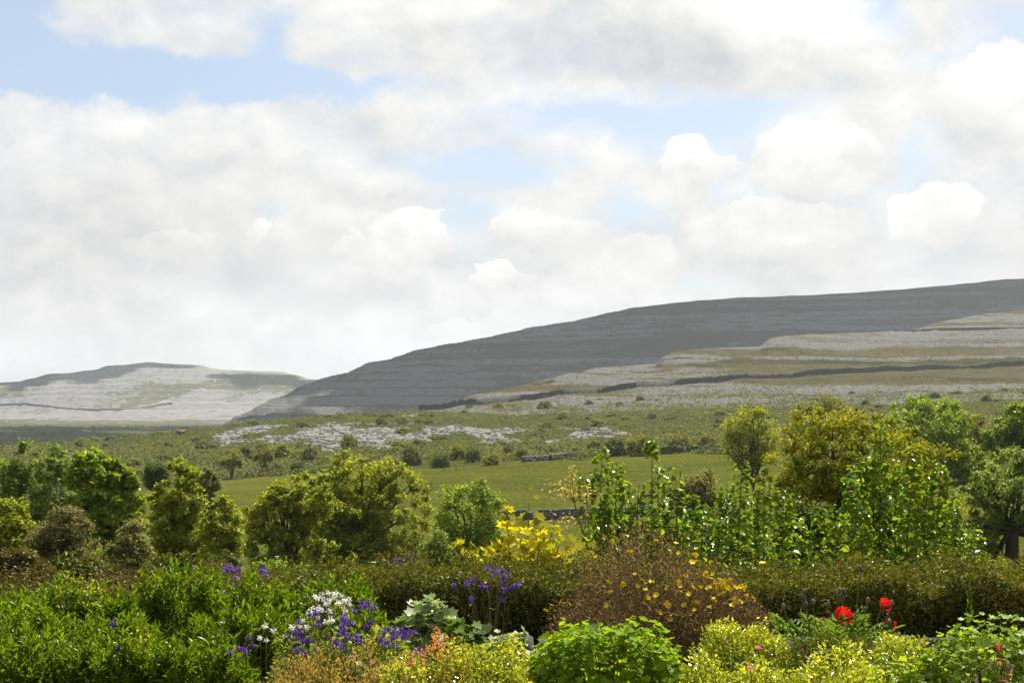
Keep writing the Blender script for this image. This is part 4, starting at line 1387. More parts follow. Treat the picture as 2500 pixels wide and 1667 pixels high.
    # posts
    for u, v, hp, lab in ((1083, 1150, 14, 'thin fence post at the upper edge of the field, left one'), (1113, 1148, 12, 'thin fence post at the upper edge of the field, right one'), (1052, 1200, 24, 'thin dark pole in the field left of the round tree')):
        p = hit(u, v, 60)
        hgt = hp / FPX * p[1]
        mb = MB()
        mb.add(*tube([(0, 0, -.3), (0, 0, hgt * .5), (.03, 0, hgt)], [.07, .065, .05], 6))
        mb.add(*tube([(-.32, 0, hgt * .84), (.36, 0, hgt * .86)], [.035, .035], 4)) if hp > 20 else None
        o = obj('pole' if hp > 20 else 'fence_post', mb.mesh('post', True), M_bark, loc=p)
        tag(o, lab, 'pole' if hp > 20 else 'post')
    # low brown mound in the field
    p = hit(1590, 1212, 60)
    V, T = ICO2
    n = fbm(V[:, 0] * 2 + 5, V[:, 1] * 2 + V[:, 2], 3, 8)
    o = obj('boulder', mkmesh('boulder', V * np.array([1.3, .7, .42]) * (.7 + .6 * n)[:, None], T, smooth=True), plainmat('mossy_boulder', (.05, .032, .02), (.10, .06, .04), 2.5, .9, .2, .5), loc=p)
    tag(o, 'low dark brown boulder in the field behind the tall sapling', 'boulder')

    # longer grass in the pasture
    N_ = 16000
    D = rng.uniform(45, 250, N_)
    u = rng.uniform(200, 2560, N_)
    x = (u - 1250) / FPX * D
    li, sc, fi, so = ground_masks(x, D, G0(x, D))
    k = (fi > .5) & (fbm(x / 11, D / 16, 3, 131) > .44)
    x, D = x[k], D[k]
    p = np.stack([x, D, G(x, D) - .02], 1)
    n = len(p)
    ln = rng.uniform(.1, .28, n)
    V, F = leaves(p, rdir(n, rng) * .7 + [0, 0, .8], rdir(n, rng) + [0, -.5, .5], ln, ln * .8)
    gm = leafmat('pasture_blade', [(0, (.045, .058, .008)), (.6, (.075, .082, .012)), (1, (.11, .098, .028))], .4, .5)
    o = obj('pasture_grass', mkmesh('pasture_grass', V, F), gm, kind='stuff')
    tag(o, 'longer grass standing in tufts over the green pasture', 'grass')


build_stone()

# ------------------------------------------------------------------ the garden in front
from mathutils import Matrix, Vector

GZ = -2.35


def gz(x, y):
    return float(G(x, y))


def tmesh(name, tmpl, mat):
    me = mkmesh(name, tmpl[0], tmpl[1])
    me.materials.append(mat)
    return me


def leaf_part(me, parent, pos, axis, nrm, L, Wd, name='leaf'):
    """one leaf as a part: pos relative to the parent"""
    a = Vector(axis).normalized()
    s = a.cross(Vector(nrm))
    if s.length < 1e-4:
        s = a.cross(Vector((1, .3, .2)))
    s.normalize()
    n = s.cross(a)
    o = obj(name, me, None, parent)
    m = Matrix(((s.x * Wd, a.x * L, n.x * L, pos[0]), (s.y * Wd, a.y * L, n.y * L, pos[1]), (s.z * Wd, a.z * L, n.z * L, pos[2]), (0, 0, 0, 1)))
    o.matrix_local = m
    return o


def dome(box, D, dy=.8):
    """u0,u1,v_top at D -> ground centre, radii"""
    u0, u1, vt = box
    c = P((u0 + u1) / 2, vt, D)
    rx = (u1 - u0) / 2 / FPX * D
    g = gz(c[0], D)
    return np.array([c[0], D, g]), np.array([rx, rx * dy, c[2] - g])


def on_dome(n, rng, c, r, lo=.8, hi=1.0, minz=.1, bumpy=.18, seed=0, sq=.8):
    d = rdir(n, rng)
    d[:, 2] = np.abs(d[:, 2])
    d = unit(d + np.array([0, 0, minz]))
    w = 1 - bumpy + 2 * bumpy * vn(d[:, 0] * 3 + seed, d[:, 1] * 3 + d[:, 2] * 2, seed)
    rad = rng.uniform(lo, hi, n) * w
    # squared-off dome so that the sides stand up
    e = np.sign(d) * np.abs(d) ** sq
    return c + e * r * rad[:, None], d


def peony(label, box, D, seed, shoots=230, L=.098, mat=None, dy=.8):
    rng = np.random.default_rng(seed)
    c, r = dome(box, D, dy)
    r = r * np.array([1.04, .92, 1.0])
    root = thing('peony_clump', label, 'plant', c, 'leafy peony clumps at the left of the garden')
    p, d = on_dome(shoots, rng, c, r, .74, 1.0, .05, .1, seed, .62)
    k = 10
    up = unit(d * .45 + np.array([0, 0, .8]) + rng.normal(size=d.shape) * .22)
    P_ = np.repeat(p, k, 0)
    U_ = np.repeat(up, k, 0)
    j = np.tile(np.arange(k), shoots)
    ref = rdir(shoots, rng)
    s1 = unit(np.cross(up, ref))
    s2 = np.cross(up, s1)
    an = j * 2.4 + rng.uniform(0, .6, len(j))
    rad = np.repeat(s1, k, 0) * np.cos(an)[:, None] + np.repeat(s2, k, 0) * np.sin(an)[:, None]
    tilt = np.where(j < 4, .35, .95) + rng.normal(size=len(j)) * .2
    ax = U_ + rad * tilt[:, None]
    pos = P_ - U_ * (j * .018)[:, None]
    ln = L * rng.uniform(.7, 1.25, len(j)) * np.where(j < 3, .8, 1)
    V, F = leaves(pos, ax, U_ * .8 - rad * .3, ln, ln * .25, LANCE4)
    mb = MB()
    idx = rng.permutation(shoots)[:70]
    for i in idx:
        b = c + (p[i] - c) * np.array([.45, .45, 0])
        mb.add(*tube(bez(b, (b + p[i]) / 2 + [0, 0, .1], p[i], 4), [.006, .005, .004, .003], 4))
    obj('foliage', mkmesh('peony_foliage', V - c, F), mat or L_peony, root, kind='stuff')
    obj('stem', mb.mesh('peony_stem', True, c), M_stem, root)
    return root


def build_peonies():
    pe = [('dark-based peony clump standing tallest, left of the purple columbines', (335, 575, 1372), 13.0, 250), ('peony clump at the back left topped with yellow-green spurge', (50, 275, 1410), 13.0, 210),
          ('peony clump behind the white columbine', (545, 760, 1405), 12.6, 220), ('peony clump at the back touching the brownish hedge', (720, 925, 1402), 12.7, 220),
          ('peony clump at the left edge, middle row', (-90, 190, 1462), 11.6, 260), ('peony clump in the middle row below the dark hollow', (150, 395, 1488), 11.5, 260),
          ('peony clump left of the white columbine', (430, 660, 1480), 11.5, 260), ('peony clump under the white columbine', (590, 800, 1478), 11.6, 200),
          ('peony clump in the bottom left corner', (-120, 180, 1535), 10.2, 280), ('peony clump at the bottom edge, second from the left corner', (120, 400, 1538), 10.2, 260),
          ('peony clump at the bottom edge below the single purple columbine', (350, 620, 1548), 10.3, 260), ('peony clump in front of the pale-leaved plant', (800, 960, 1470), 12.0, 150),
          ('low peony clump at the left between the back and middle rows', (240, 350, 1440), 12.3, 150), ('peony clump at the left edge behind the middle row', (-110, 120, 1428), 12.5, 220)]
    for i, (lab, box, D, n) in enumerate(pe):
        peony(lab, box, D, 200 + i, int(n * 1.35))


def spray(name, label, box, D, mat, seed, n=1500, L=.03, asp=.6, tmpl=DIAMOND, cat='shrub', group=None, lo=.86, upn=.8, bumpy=.22, dy=.8, stems=True, part='foliage', axup=.35):
    """dense mound of small leaves"""
    rng = np.random.default_rng(seed)
    c, r = dome(box, D, dy)
    root = thing(name, label, cat, c, group)
    p, d = on_dome(n, rng, c, r, lo, 1.02, .0, bumpy, seed)
    p += rng.normal(size=p.shape) * L * .5
    ax = rdir(n, rng) * .8 + d * .5 + np.array([0, 0, axup])
    nr = rdir(n, rng) * .5 + d * .6 + np.array([0, 0, upn])
    ln = L * rng.uniform(.6, 1.3, n)
    V, F = leaves(p, ax, nr, ln, ln * asp, tmpl)
    obj(part, mkmesh(name + '_foliage', V - c, F), mat, root, kind='stuff')
    if stems:
        mb = MB()
        for i in rng.permutation(n)[:60]:
            b = c + (p[i] - c) * np.array([.3, .3, 0])
            mb.add(*tube(bez(b, (b + p[i]) / 2 + [0, 0, .08], p[i], 4), [.007, .006, .004, .003], 4))
        obj('stem', mb.mesh(name + '_stem', True, c), M_twig, root)
    return root


def mantle(label, box, D, seed, parts=260, extra=700, L=.085, name='lady_mantle', cat='plant', mat=None, tmpl=None, dy=.8, bumpy=.15):
    """mound of broad leaves, the ones in front each a leaf of its own"""
    rng = np.random.default_rng(seed)
    c, r = dome(box, D, dy)
    root = thing(name, label, cat, c)
    me = tmesh(name + '_leaf', tmpl or MANTLE, mat or L_mantle)
    n = parts + extra
    p, d = on_dome(n, rng, c, r, .84, 1.02, .0, bumpy, seed)
    front = -d[:, 1] * .8 + d[:, 2] * .7 + (np.linalg.norm((p - c) / r, axis=1) - .9) * 3 + rng.normal(size=n) * .15
    o = np.argsort(-front)
    nr = unit(d * .75 + np.array([0, 0, .55]) + rng.normal(size=p.shape) * .33)
    ax = unit(np.cross(nr, rdir(n, rng)))
    ax = unit(ax + d * .35 + np.array([0, 0, -.12]))
    ln = L * rng.uniform(.6, 1.25, n)
    for i in o[:parts]:
        leaf_part(me, root, p[i] - c, ax[i], nr[i], ln[i], ln[i] * rng.uniform(.9, 1.1))
    k = o[parts:]
    V, F = leaves(p[k], ax[k], nr[k], ln[k], ln[k], tmpl or MANTLE)
    obj('foliage', mkmesh(name + '_foliage', V - c, F), mat or L_mantle, root, kind='stuff')
    mb = MB()
    for i in o[:80]:
        b = c + (p[i] - c) * np.array([.3, .3, 0])
        mb.add(*tube(bez(b, (b + p[i]) / 2 + [0, 0, .05], p[i], 4), [.004, .003, .003, .002], 4))
    obj('stem', mb.mesh(name + '_stem', True, c), M_stem, root)
    return root


def build_hedge():
    rng = np.random.default_rng(77)
    prof = [(-600, 1400), (0, 1410), (250, 1398), (420, 1402), (600, 1396), (760, 1386), (900, 1374), (1000, 1366), (1100, 1376), (1250, 1380), (1400, 1372), (1600, 1372), (1850, 1378), (2000, 1384), (2150, 1378), (2300, 1380), (2500, 1374), (3100, 1372)]

    def hedge(name, label, u0, u1, D, dep, mat, n, L=.042):
        x0, x1 = (u0 - 1250) / FPX * D, (u1 - 1250) / FPX * D
        xc = (x0 + x1) / 2
        g = gz(xc, D)
        root = thing(name, label, 'hedge', (xc, D, g))
        b = np.array([xc, D, g])

        def top(x):
            u = 1250 + FPX * x / D
            return np.array([(1000 - v) for v in [0]])[0] * 0 + np.interp(u, [q[0] for q in prof], [zv(q[1] + 24, D) for q in prof]) + (fbm(x * 1.9, x * 0 + D, 3, 7) - .5) * .34

        # where on the hedge: top face, front face, back face
        x = rng.uniform(x0, x1, n)
        t = top(x)
        which = rng.random(n)
        h = t - g
        fz = rng.uniform(.05, 1.0, n) ** .8
        bulge = (fbm(x * 1.6, fz * 2.2, 4, 21) - .5) * .5
        y = np.where(which < .5, D - dep / 2 + bulge + .1 * fz, np.where(which < .88, rng.uniform(D - dep / 2, D + dep / 2, n), D + dep / 2 - bulge))
        z = np.where((which >= .5) & (which < .88), t + bulge * .25 - np.abs(y - D) ** 2 * .12, g + h * fz)
        spike = (which >= .5) & (which < .88) & (vn(x * 11, y * 11, 3) > .6)
        z = np.where(spike, z + rng.uniform(0, .3, n) * vn(x * 2.2, y * 2.2, 9), z)
        p = np.stack([x, y, z], 1) + rng.normal(size=(n, 3)) * .035
        ax = rdir(n, rng) + np.array([0, -.15, .5])
        nr = rdir(n, rng) * .6 + np.array([0, -.2, .8])
        ln = L * rng.uniform(.6, 1.35, n)
        V, F = leaves(p, ax, nr, ln, ln * .55)
        obj('foliage', mkmesh(name + '_foliage', V - b, F), mat, root, kind='stuff')
        # long young shoots that stand out of the clipped top and front
        m = int((x1 - x0) * 26)
        sx = rng.uniform(x0, x1, m)
        sy = D + rng.uniform(-.5, .45, m) * dep
        sz = top(sx) - np.abs(sy - D) ** 2 * .12 - .05
        sh = rng.uniform(.1, .34, m) * (.4 + vn(sx * 1.3, sy * 1.3, 31))
        dr = unit(np.stack([rng.normal(size=m) * .25, rng.normal(size=m) * .2 - .12, np.ones(m)], 1))
        j = np.tile(np.arange(14), m)
        sp = np.repeat(np.stack([sx, sy, sz], 1), 14, 0) + np.repeat(dr * sh[:, None], 14, 0) * (j / 13)[:, None]
        V2, F2 = leaves(sp, rdir(m * 14, rng) + np.array([0, 0, .55]), rdir(m * 14, rng) + np.array([0, -.2, .5]), L * rng.uniform(.6, 1.2, m * 14), L * .5)
        obj('young_shoot', mkmesh(name + '_shoot', V2 - b, F2), mat, root, kind='stuff')
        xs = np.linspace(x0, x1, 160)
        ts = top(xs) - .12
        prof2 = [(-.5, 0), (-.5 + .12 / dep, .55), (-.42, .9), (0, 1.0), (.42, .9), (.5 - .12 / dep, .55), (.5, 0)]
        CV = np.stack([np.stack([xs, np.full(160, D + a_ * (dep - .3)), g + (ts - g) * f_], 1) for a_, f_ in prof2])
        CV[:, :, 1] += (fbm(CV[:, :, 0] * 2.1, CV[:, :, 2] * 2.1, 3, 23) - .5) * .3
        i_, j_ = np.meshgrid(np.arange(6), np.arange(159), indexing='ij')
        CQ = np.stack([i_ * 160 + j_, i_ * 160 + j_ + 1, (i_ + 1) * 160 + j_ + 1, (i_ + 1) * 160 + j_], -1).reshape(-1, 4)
        obj('inner_shade_core', mkmesh(name + '_thicket', CV.reshape(-1, 3) - b, CQ, smooth=True), plainmat('hedge_thicket', (.018, .015, .007), (.04, .034, .014), 9, .95, .1, .8), root)  # added solid core; its dark brown stands in for shade inside the hedge
        # upright twigs
        mb = MB()
        m = int((x1 - x0) * 34)
        for i in range(m):
            xx = rng.uniform(x0, x1)
            yy = D + rng.uniform(-.42, .42) * dep
            tt = float(top(np.array([xx]))[0]) + rng.uniform(-.1, .12)
            bb = np.array([xx + rng.normal() * .12, D + (yy - D) * .5, g])
            mb.add(*tube(bez(bb, (xx, yy, (g + tt) / 2), (xx, yy, tt), 4), [.008, .006, .004, .0025], 3))
        obj('twig', mb.mesh(name + '_twig', False, b), M_twig, root, kind='stuff')
        return root

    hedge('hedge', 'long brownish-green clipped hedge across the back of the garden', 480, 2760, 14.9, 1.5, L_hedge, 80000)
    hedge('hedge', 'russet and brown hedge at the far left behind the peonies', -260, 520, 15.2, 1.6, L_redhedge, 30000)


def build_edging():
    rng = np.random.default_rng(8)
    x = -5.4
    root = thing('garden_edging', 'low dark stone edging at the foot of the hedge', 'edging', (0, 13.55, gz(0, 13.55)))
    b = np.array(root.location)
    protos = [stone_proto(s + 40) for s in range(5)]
    mm = plainmat('shade_toned_edging_stone', (.025, .026, .018), (.075, .07, .055), 6, .9, .2, .6)  # stone colour darkened to carry the shade at the hedge foot
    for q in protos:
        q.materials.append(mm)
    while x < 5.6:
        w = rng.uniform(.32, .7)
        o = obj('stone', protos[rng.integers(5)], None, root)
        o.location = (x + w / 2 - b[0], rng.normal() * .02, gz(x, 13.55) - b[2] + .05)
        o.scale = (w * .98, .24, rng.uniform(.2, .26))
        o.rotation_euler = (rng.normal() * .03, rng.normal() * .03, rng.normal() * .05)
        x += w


# flowers -------------------------------------------------------------
def columbine_mesh(name, mat):
    rng = np.random.default_rng(3)
    pos, ax, nr, L, Wd = [], [], [], [], []
    for k in range(5):
        a = k * 2 * pi / 5
        d = np.array([cos(a), sin(a), 0])
        pos.append([0, 0, 0]); ax.append(d * .9 + [0, 0, -.25]); nr.append([0, 0, 1]); L.append(.6); Wd.append(.3)          # spreading sepals
        a2 = a + pi / 5
        d2 = np.array([cos(a2), sin(a2), 0])
        pos.append(d2 * .06); ax.append(d2 * .45 + [0, 0, -.8]); nr.append(d2); L.append(.5); Wd.append(.32)                 # bell
        pos.append(d2 * .08); ax.append(d2 * .35 + [0, 0, .8]); nr.append(d2); L.append(.5); Wd.append(.12)                   # spurs
    V, F = leaves(np.array(pos), np.array(ax), np.array(nr), np.array(L), np.array(Wd))
    me = mkmesh(name, V, F)
    me.materials.append(mat)
    return me


def columbine(label, flowers, D, mesh, seed, base_u, foliage_box=None, size=.072, spread=.35, name='columbine'):
    rng = np.random.default_rng(seed)
    bx = P(base_u, 1600, D)[0]
    c = np.array([bx, D, gz(bx, D)])
    root = thing(name, label, 'flower', c)
    sm = MB()
    for i, (u, v) in enumerate(flowers):
        d = D + rng.uniform(-spread, spread)
        p = P(u, v, d)
        o = obj('flower', mesh[rng.integers(len(mesh))] if isinstance(mesh, list) else mesh, None, root)
        o.location = tuple(p - c)
        s = size * .8 * rng.uniform(.75, 1.2)
        o.scale = (s, s, s)
        o.rotation_euler = (rng.normal() * .55, rng.normal() * .55, rng.uniform(0, 6.28))
        b = c + np.array([(p[0] - c[0]) * .45 + rng.normal() * .04, (p[1] - c[1]) * .5, 0])
        m = (b + p) / 2 + np.array([rng.normal() * .03, rng.normal() * .03, .12])
        hk = p + np.array([0, 0, .025])
        sm.add(*tube(np.concatenate([bez(b, m, hk, 5), [p]]), [.0035, .003, .0026, .0022, .002, .0018], 4))
    obj('stem', sm.mesh(name + '_stem', True, c), plainmat_stem(), root)
    if foliage_box:
        c2, r = dome(foliage_box, D)
        n = 420
        p, dd = on_dome(n, rng, c2, r, .5, 1.0, .1, .25, seed)
        nr = unit(dd * .4 + np.array([0, 0, .8]) + rng.normal(size=p.shape) * .35)
        ax = np.cross(nr, rdir(n, rng))
        ln = .055 * rng.uniform(.6, 1.3, n)
        V, F = leaves(p, ax, nr, ln, ln, PALM)
        obj('foliage', mkmesh(name + '_foliage', V - c, F), L_fern, root, kind='stuff')
    return root


_ps = []


def plainmat_stem():
    if not _ps:
        _ps.append(plainmat('flower_stem', (.075, .075, .02), (.11, .075, .028), 12, .6, .4))
    return _ps[0]


def build_columbines():
    pm = columbine_mesh('purple_columbine', L_purple)
    wm = columbine_mesh('white_columbine', L_white)
    rng = np.random.default_rng(1)
    jit = lambda pts, k, s: [(u + rng.normal() * s, v + rng.normal() * s * .7) for u, v in pts for _ in range(k)]
    white = [(768, 1453), (785, 1450), (801, 1446), (820, 1449), (833, 1453), (790, 1462), (803, 1464), (826, 1470), (840, 1465), (851, 1462), (797, 1472), (853, 1475), (838, 1483), (842, 1491), (764, 1482), (779, 1481), (757, 1492), (772, 1489),
             (784, 1488), (804, 1490), (754, 1500), (808, 1512), (795, 1517), (740, 1515), (714, 1530), (731, 1528), (750, 1530), (778, 1505), (815, 1458), (776, 1458)]
    columbine('white columbine in full bloom among purple ones', white, 10.9, wm, 31, 795, (745, 870, 1530), .07)
    columbine('small white columbine with three nodding flowers left of the purple clump', [(634, 1556), (650, 1561), (677, 1566), (668, 1538), (648, 1526)], 10.7, wm, 32, 655, None, .06)
    columbine('purple columbine below the left side of the white one', [(755, 1497), (770, 1495), (780, 1497), (727, 1517), (718, 1545), (735, 1545), (725, 1555), (740, 1563), (700, 1550), (776, 1521), (771, 1580), (710, 1585), (725, 1585), (740, 1592), (748, 1597), (728, 1630), (690, 1632), (755, 1562), (696, 1555), (722, 1538)], 10.5, pm, 33, 730, (680, 790, 1590))
    columbine('purple columbine below the right side of the white one', [(840, 1510), (855, 1520), (835, 1525), (838, 1540), (845, 1552), (853, 1553), (805, 1558), (820, 1567), (832, 1570), (870, 1550), (871, 1560), (884, 1563), (817, 1578), (838, 1580), (850, 1590), (853, 1607), (900, 1592), (900, 1615), (862, 1598), (828, 1548), (815, 1570)], 10.4, pm, 34, 845, (790, 910, 1585))
    columbine('dense purple columbine in front of the pale-leaved plant', [(940, 1540), (960, 1545), (980, 1535), (990, 1545), (1000, 1540), (970, 1552), (1012, 1542), (935, 1550), (950, 1533), (965, 1537), (935, 1570), (945, 1568), (965, 1577), (975, 1575), (1014, 1590), (1026, 1583), (1017, 1632), (928, 1560), (958, 1556), (985, 1552)], 10.3, pm, 35, 965, (920, 1030, 1590))
    columbine('purple columbine raised above the peony leaves right of the white one', [(885, 1467), (900, 1470), (915, 1480), (880, 1480), (865, 1490), (893, 1478), (907, 1485), (907, 1517), (912, 1530), (893, 1528), (925, 1533)], 11.2, pm, 36, 895, None)
    columbine('purple columbine at the bottom edge among peony leaves', [(607, 1556), (580, 1581), (598, 1582), (601, 1593), (561, 1590), (545, 1604), (525, 1611), (592, 1614), (515, 1645), (618, 1575)], 10.3, pm, 37, 570, None)
    columbine('pair of purple columbine heads low in the peony mass at left', [(298, 1587), (287, 1582), (275, 1522)], 10.1, pm, 38, 290, None)
    columbine('tall purple columbine at the back beside the tallest peony', [(550, 1383), (560, 1380), (556, 1388), (583, 1387), (580, 1406), (543, 1396), (567, 1390), (575, 1425)], 13.4, pm, 39, 562, None, .08)
    columbine('tall single-headed purple columbine left of centre against the trees', [(641, 1386), (646, 1390), (648, 1400), (638, 1391)], 13.4, pm, 40, 643, None, .08)
    columbine('purple columbine flowering in front of the brownish hedge', [(1192, 1385), (1225, 1392), (1243, 1401), (1198, 1404), (1229, 1407), (1158, 1412), (1145, 1416), (1140, 1425), (1109, 1428), (1222, 1420), (1265, 1425), (1252, 1431), (1232, 1437), (1178, 1428), (1188, 1431), (1150, 1461), (1225, 1462), (1212, 1396), (1208, 1391)], 13.6, pm, 41, 1190, None, .082)
    columbine('pale violet columbine heads rising above the hedge below the sycamore', [(976, 1364), (1002, 1356), (963, 1368), (978, 1372)], 14.0, pm, 42, 980, None, .07)


def yellow_flower():
    pos, ax, nr = [], [], []
    for k in range(5):
        a = k * 2 * pi / 5
        d = np.array([cos(a), sin(a), .35])
        pos.append([0, 0, 0]); ax.append(d); nr.append([0, 0, 1])
    V, F = leaves(np.array(pos, float), np.array(ax), np.array(nr, float), .5, .55, ROUND)
    me = mkmesh('yellow_flower', V, F)
    me.materials.append(L_yellow)
    return me


def build_potentilla():
    rng = np.random.default_rng(55)
    D = 12.4
    cu = 1590
    x = P(cu, 1400, D)[0]
    g = gz(x, D)
    c = np.array([x, D, g])
    root = thing('potentilla_bush', 'rounded brown twiggy bush dotted with yellow flowers', 'bush', c)
    domes = [(c, np.array([.74, .75, zv(1302, D) - g])), (c + [-.55, -.1, 0], np.array([.42, .5, zv(1450, D) - g])), (c + [.58, -.15, 0], np.array([.5, .55, zv(1392, D) - g])), (c + [.1, -.35, 0], np.array([.75, .5, zv(1430, D) - g]))]
    W_ = np.array([.42, .12, .22, .24])
    tw, lv_p, lv_d = MB(), [], []
    allp, alld = [], []
    for (cc, r), w in zip(domes, W_):
        n = int(1500 * w)
        p, d = on_dome(n, rng, cc, r, .55, 1.0, .05, .12, 5)
        for i in range(n):
            b = cc + np.array([(p[i, 0] - cc[0]) * .25, (p[i, 1] - cc[1]) * .25, 0])
            m = (b + p[i]) / 2 + rng.normal(size=3) * .05 + [0, 0, .1]
            tw.add(*tube(bez(b, m, p[i], 4), [.006, .004, .003, .0015], 3))
        n = int(9000 * w)
        p, d = on_dome(n, rng, cc, r, .8, 1.03, .0, .14, 6)
        allp.append(p); alld.append(d)
    p, d = np.concatenate(allp), np.concatenate(alld)
    n = len(p)
    ax = unit(d * .8 + rdir(n, rng) * .8 + np.array([0, 0, .3]))
    V, F = leaves(p, ax, rdir(n, rng), .05 * rng.uniform(.5, 1.3, n), .0055)
    tw.add(V, T=F)
    obj('twig', tw.mesh('potentilla_twig', False, c), plainmat('potentilla_twig', (.13, .085, .042), (.27, .18, .095), 3, .8, .3), root, kind='stuff')
    m = 20000
    k = rng.integers(0, n, m)
    pp = p[k] + rng.normal(size=(m, 3)) * .02
    lm = leafmat('potentilla_leaf', [(0, (.06, .04, .014)), (.4, (.12, .08, .028)), (.8, (.17, .115, .045)), (1, (.12, .115, .025))], .3, .4)
    ln = .02 * rng.uniform(.6, 1.3, m)
    V, F = leaves(pp, rdir(m, rng), rdir(m, rng) + [0, 0, .6], ln, ln * .55)
    obj('foliage', mkmesh('potentilla_foliage', V - c, F), lm, root, kind='stuff')
    ym = yellow_flower()
    spots = [(1455, 1358), (1370, 1468), (1380, 1472), (1390, 1474), (1332, 1490), (1550, 1338), (1535, 1348), (1615, 1308), (1618, 1303), (1650, 1326), (1653, 1328), (1518, 1428), (1522, 1426), (1557, 1430), (1567, 1415), (1576, 1440), (1581, 1458), (1482, 1478),
             (1525, 1504), (1533, 1512), (1611, 1495), (1632, 1478), (1641, 1500), (1698, 1472), (1725, 1408), (1674, 1405), (1740, 1402), (1735, 1412), (1722, 1400), (1745, 1420), (1757, 1415), (1768, 1414), (1690, 1430), (1700, 1440), (1707, 1433), (1728, 1435),
             (1771, 1435), (1780, 1440), (1770, 1445), (1785, 1437), (1820, 1435), (1808, 1468), (1825, 1455), (1838, 1460), (1794, 1400), (1700, 1370), (1690, 1372), (1720, 1375), (1735, 1372), (1697, 1355), (1700, 1338), (1697, 1322), (1655, 1420), (1602, 1453),
             (1660, 1430), (1495, 1322), (1473, 1315), (1590, 1420), (1786, 1478), (1795, 1472), (1733, 1482), (1688, 1492), (1770, 1380), (1660, 1445), (1680, 1450)]
    extra = [(rng.normal(1765, 35), rng.normal(1432, 16)) for _ in range(24)] + [(rng.normal(1600, 110), rng.normal(1440, 55)) for _ in range(22)]
    for u, v in spots + extra:
        best = None
        for cc, r in domes:
            q = P(u, v, 1.0)
            # front intersection of the view line with the ellipsoid
            A = ((q / r) ** 2).sum()
            B = -2 * (q * cc / r ** 2).sum()
            C_ = ((cc / r) ** 2).sum() - 1
            dsc = B * B - 4 * A * C_
            if dsc > 0:
                t = (-B - math.sqrt(dsc)) / (2 * A)
                best = t if best is None else min(best, t)
        if best is None:
            best = D
        o = obj('flower', ym, None, root)
        pt = P(u, v, best - .02)
        s = rng.uniform(.04, .065)
        o.location = tuple(pt - c)
        o.scale = (s, s, s)
        o.rotation_euler = (rng.uniform(.1, 1.1), rng.normal() * .5, rng.uniform(0, 6.28))


def poppy_bloom(seed):
    rng = np.random.default_rng(seed)
    mb = MB()
    n = 6
    for k in range(n):
        a0 = k * 2 * pi / n + rng.normal() * .15
        V = []
        for i in range(5):
            t = i / 4
            for j in range(6):
                s = (j / 5 - .5) * 2
                wdt = .62 * (t ** .7)
                a = a0 + s * wdt
                r = .12 + .42 * t * (1 - .12 * s * s)
                z = .05 + .46 * t ** 1.5 + .09 * sin(s * 8 + k * 2) * t + rng.normal() * .03 * t + (k % 2) * .07
                V.append([r * cos(a), r * sin(a), z])
        Q = [[i * 6 + j, i * 6 + j + 1, (i + 1) * 6 + j + 1, (i + 1) * 6 + j] for i in range(4) for j in range(5)]
        mb.add(V, Q=Q)
    me = mb.mesh('poppy_bloom', True)
    me.materials.append(L_red)
    return me


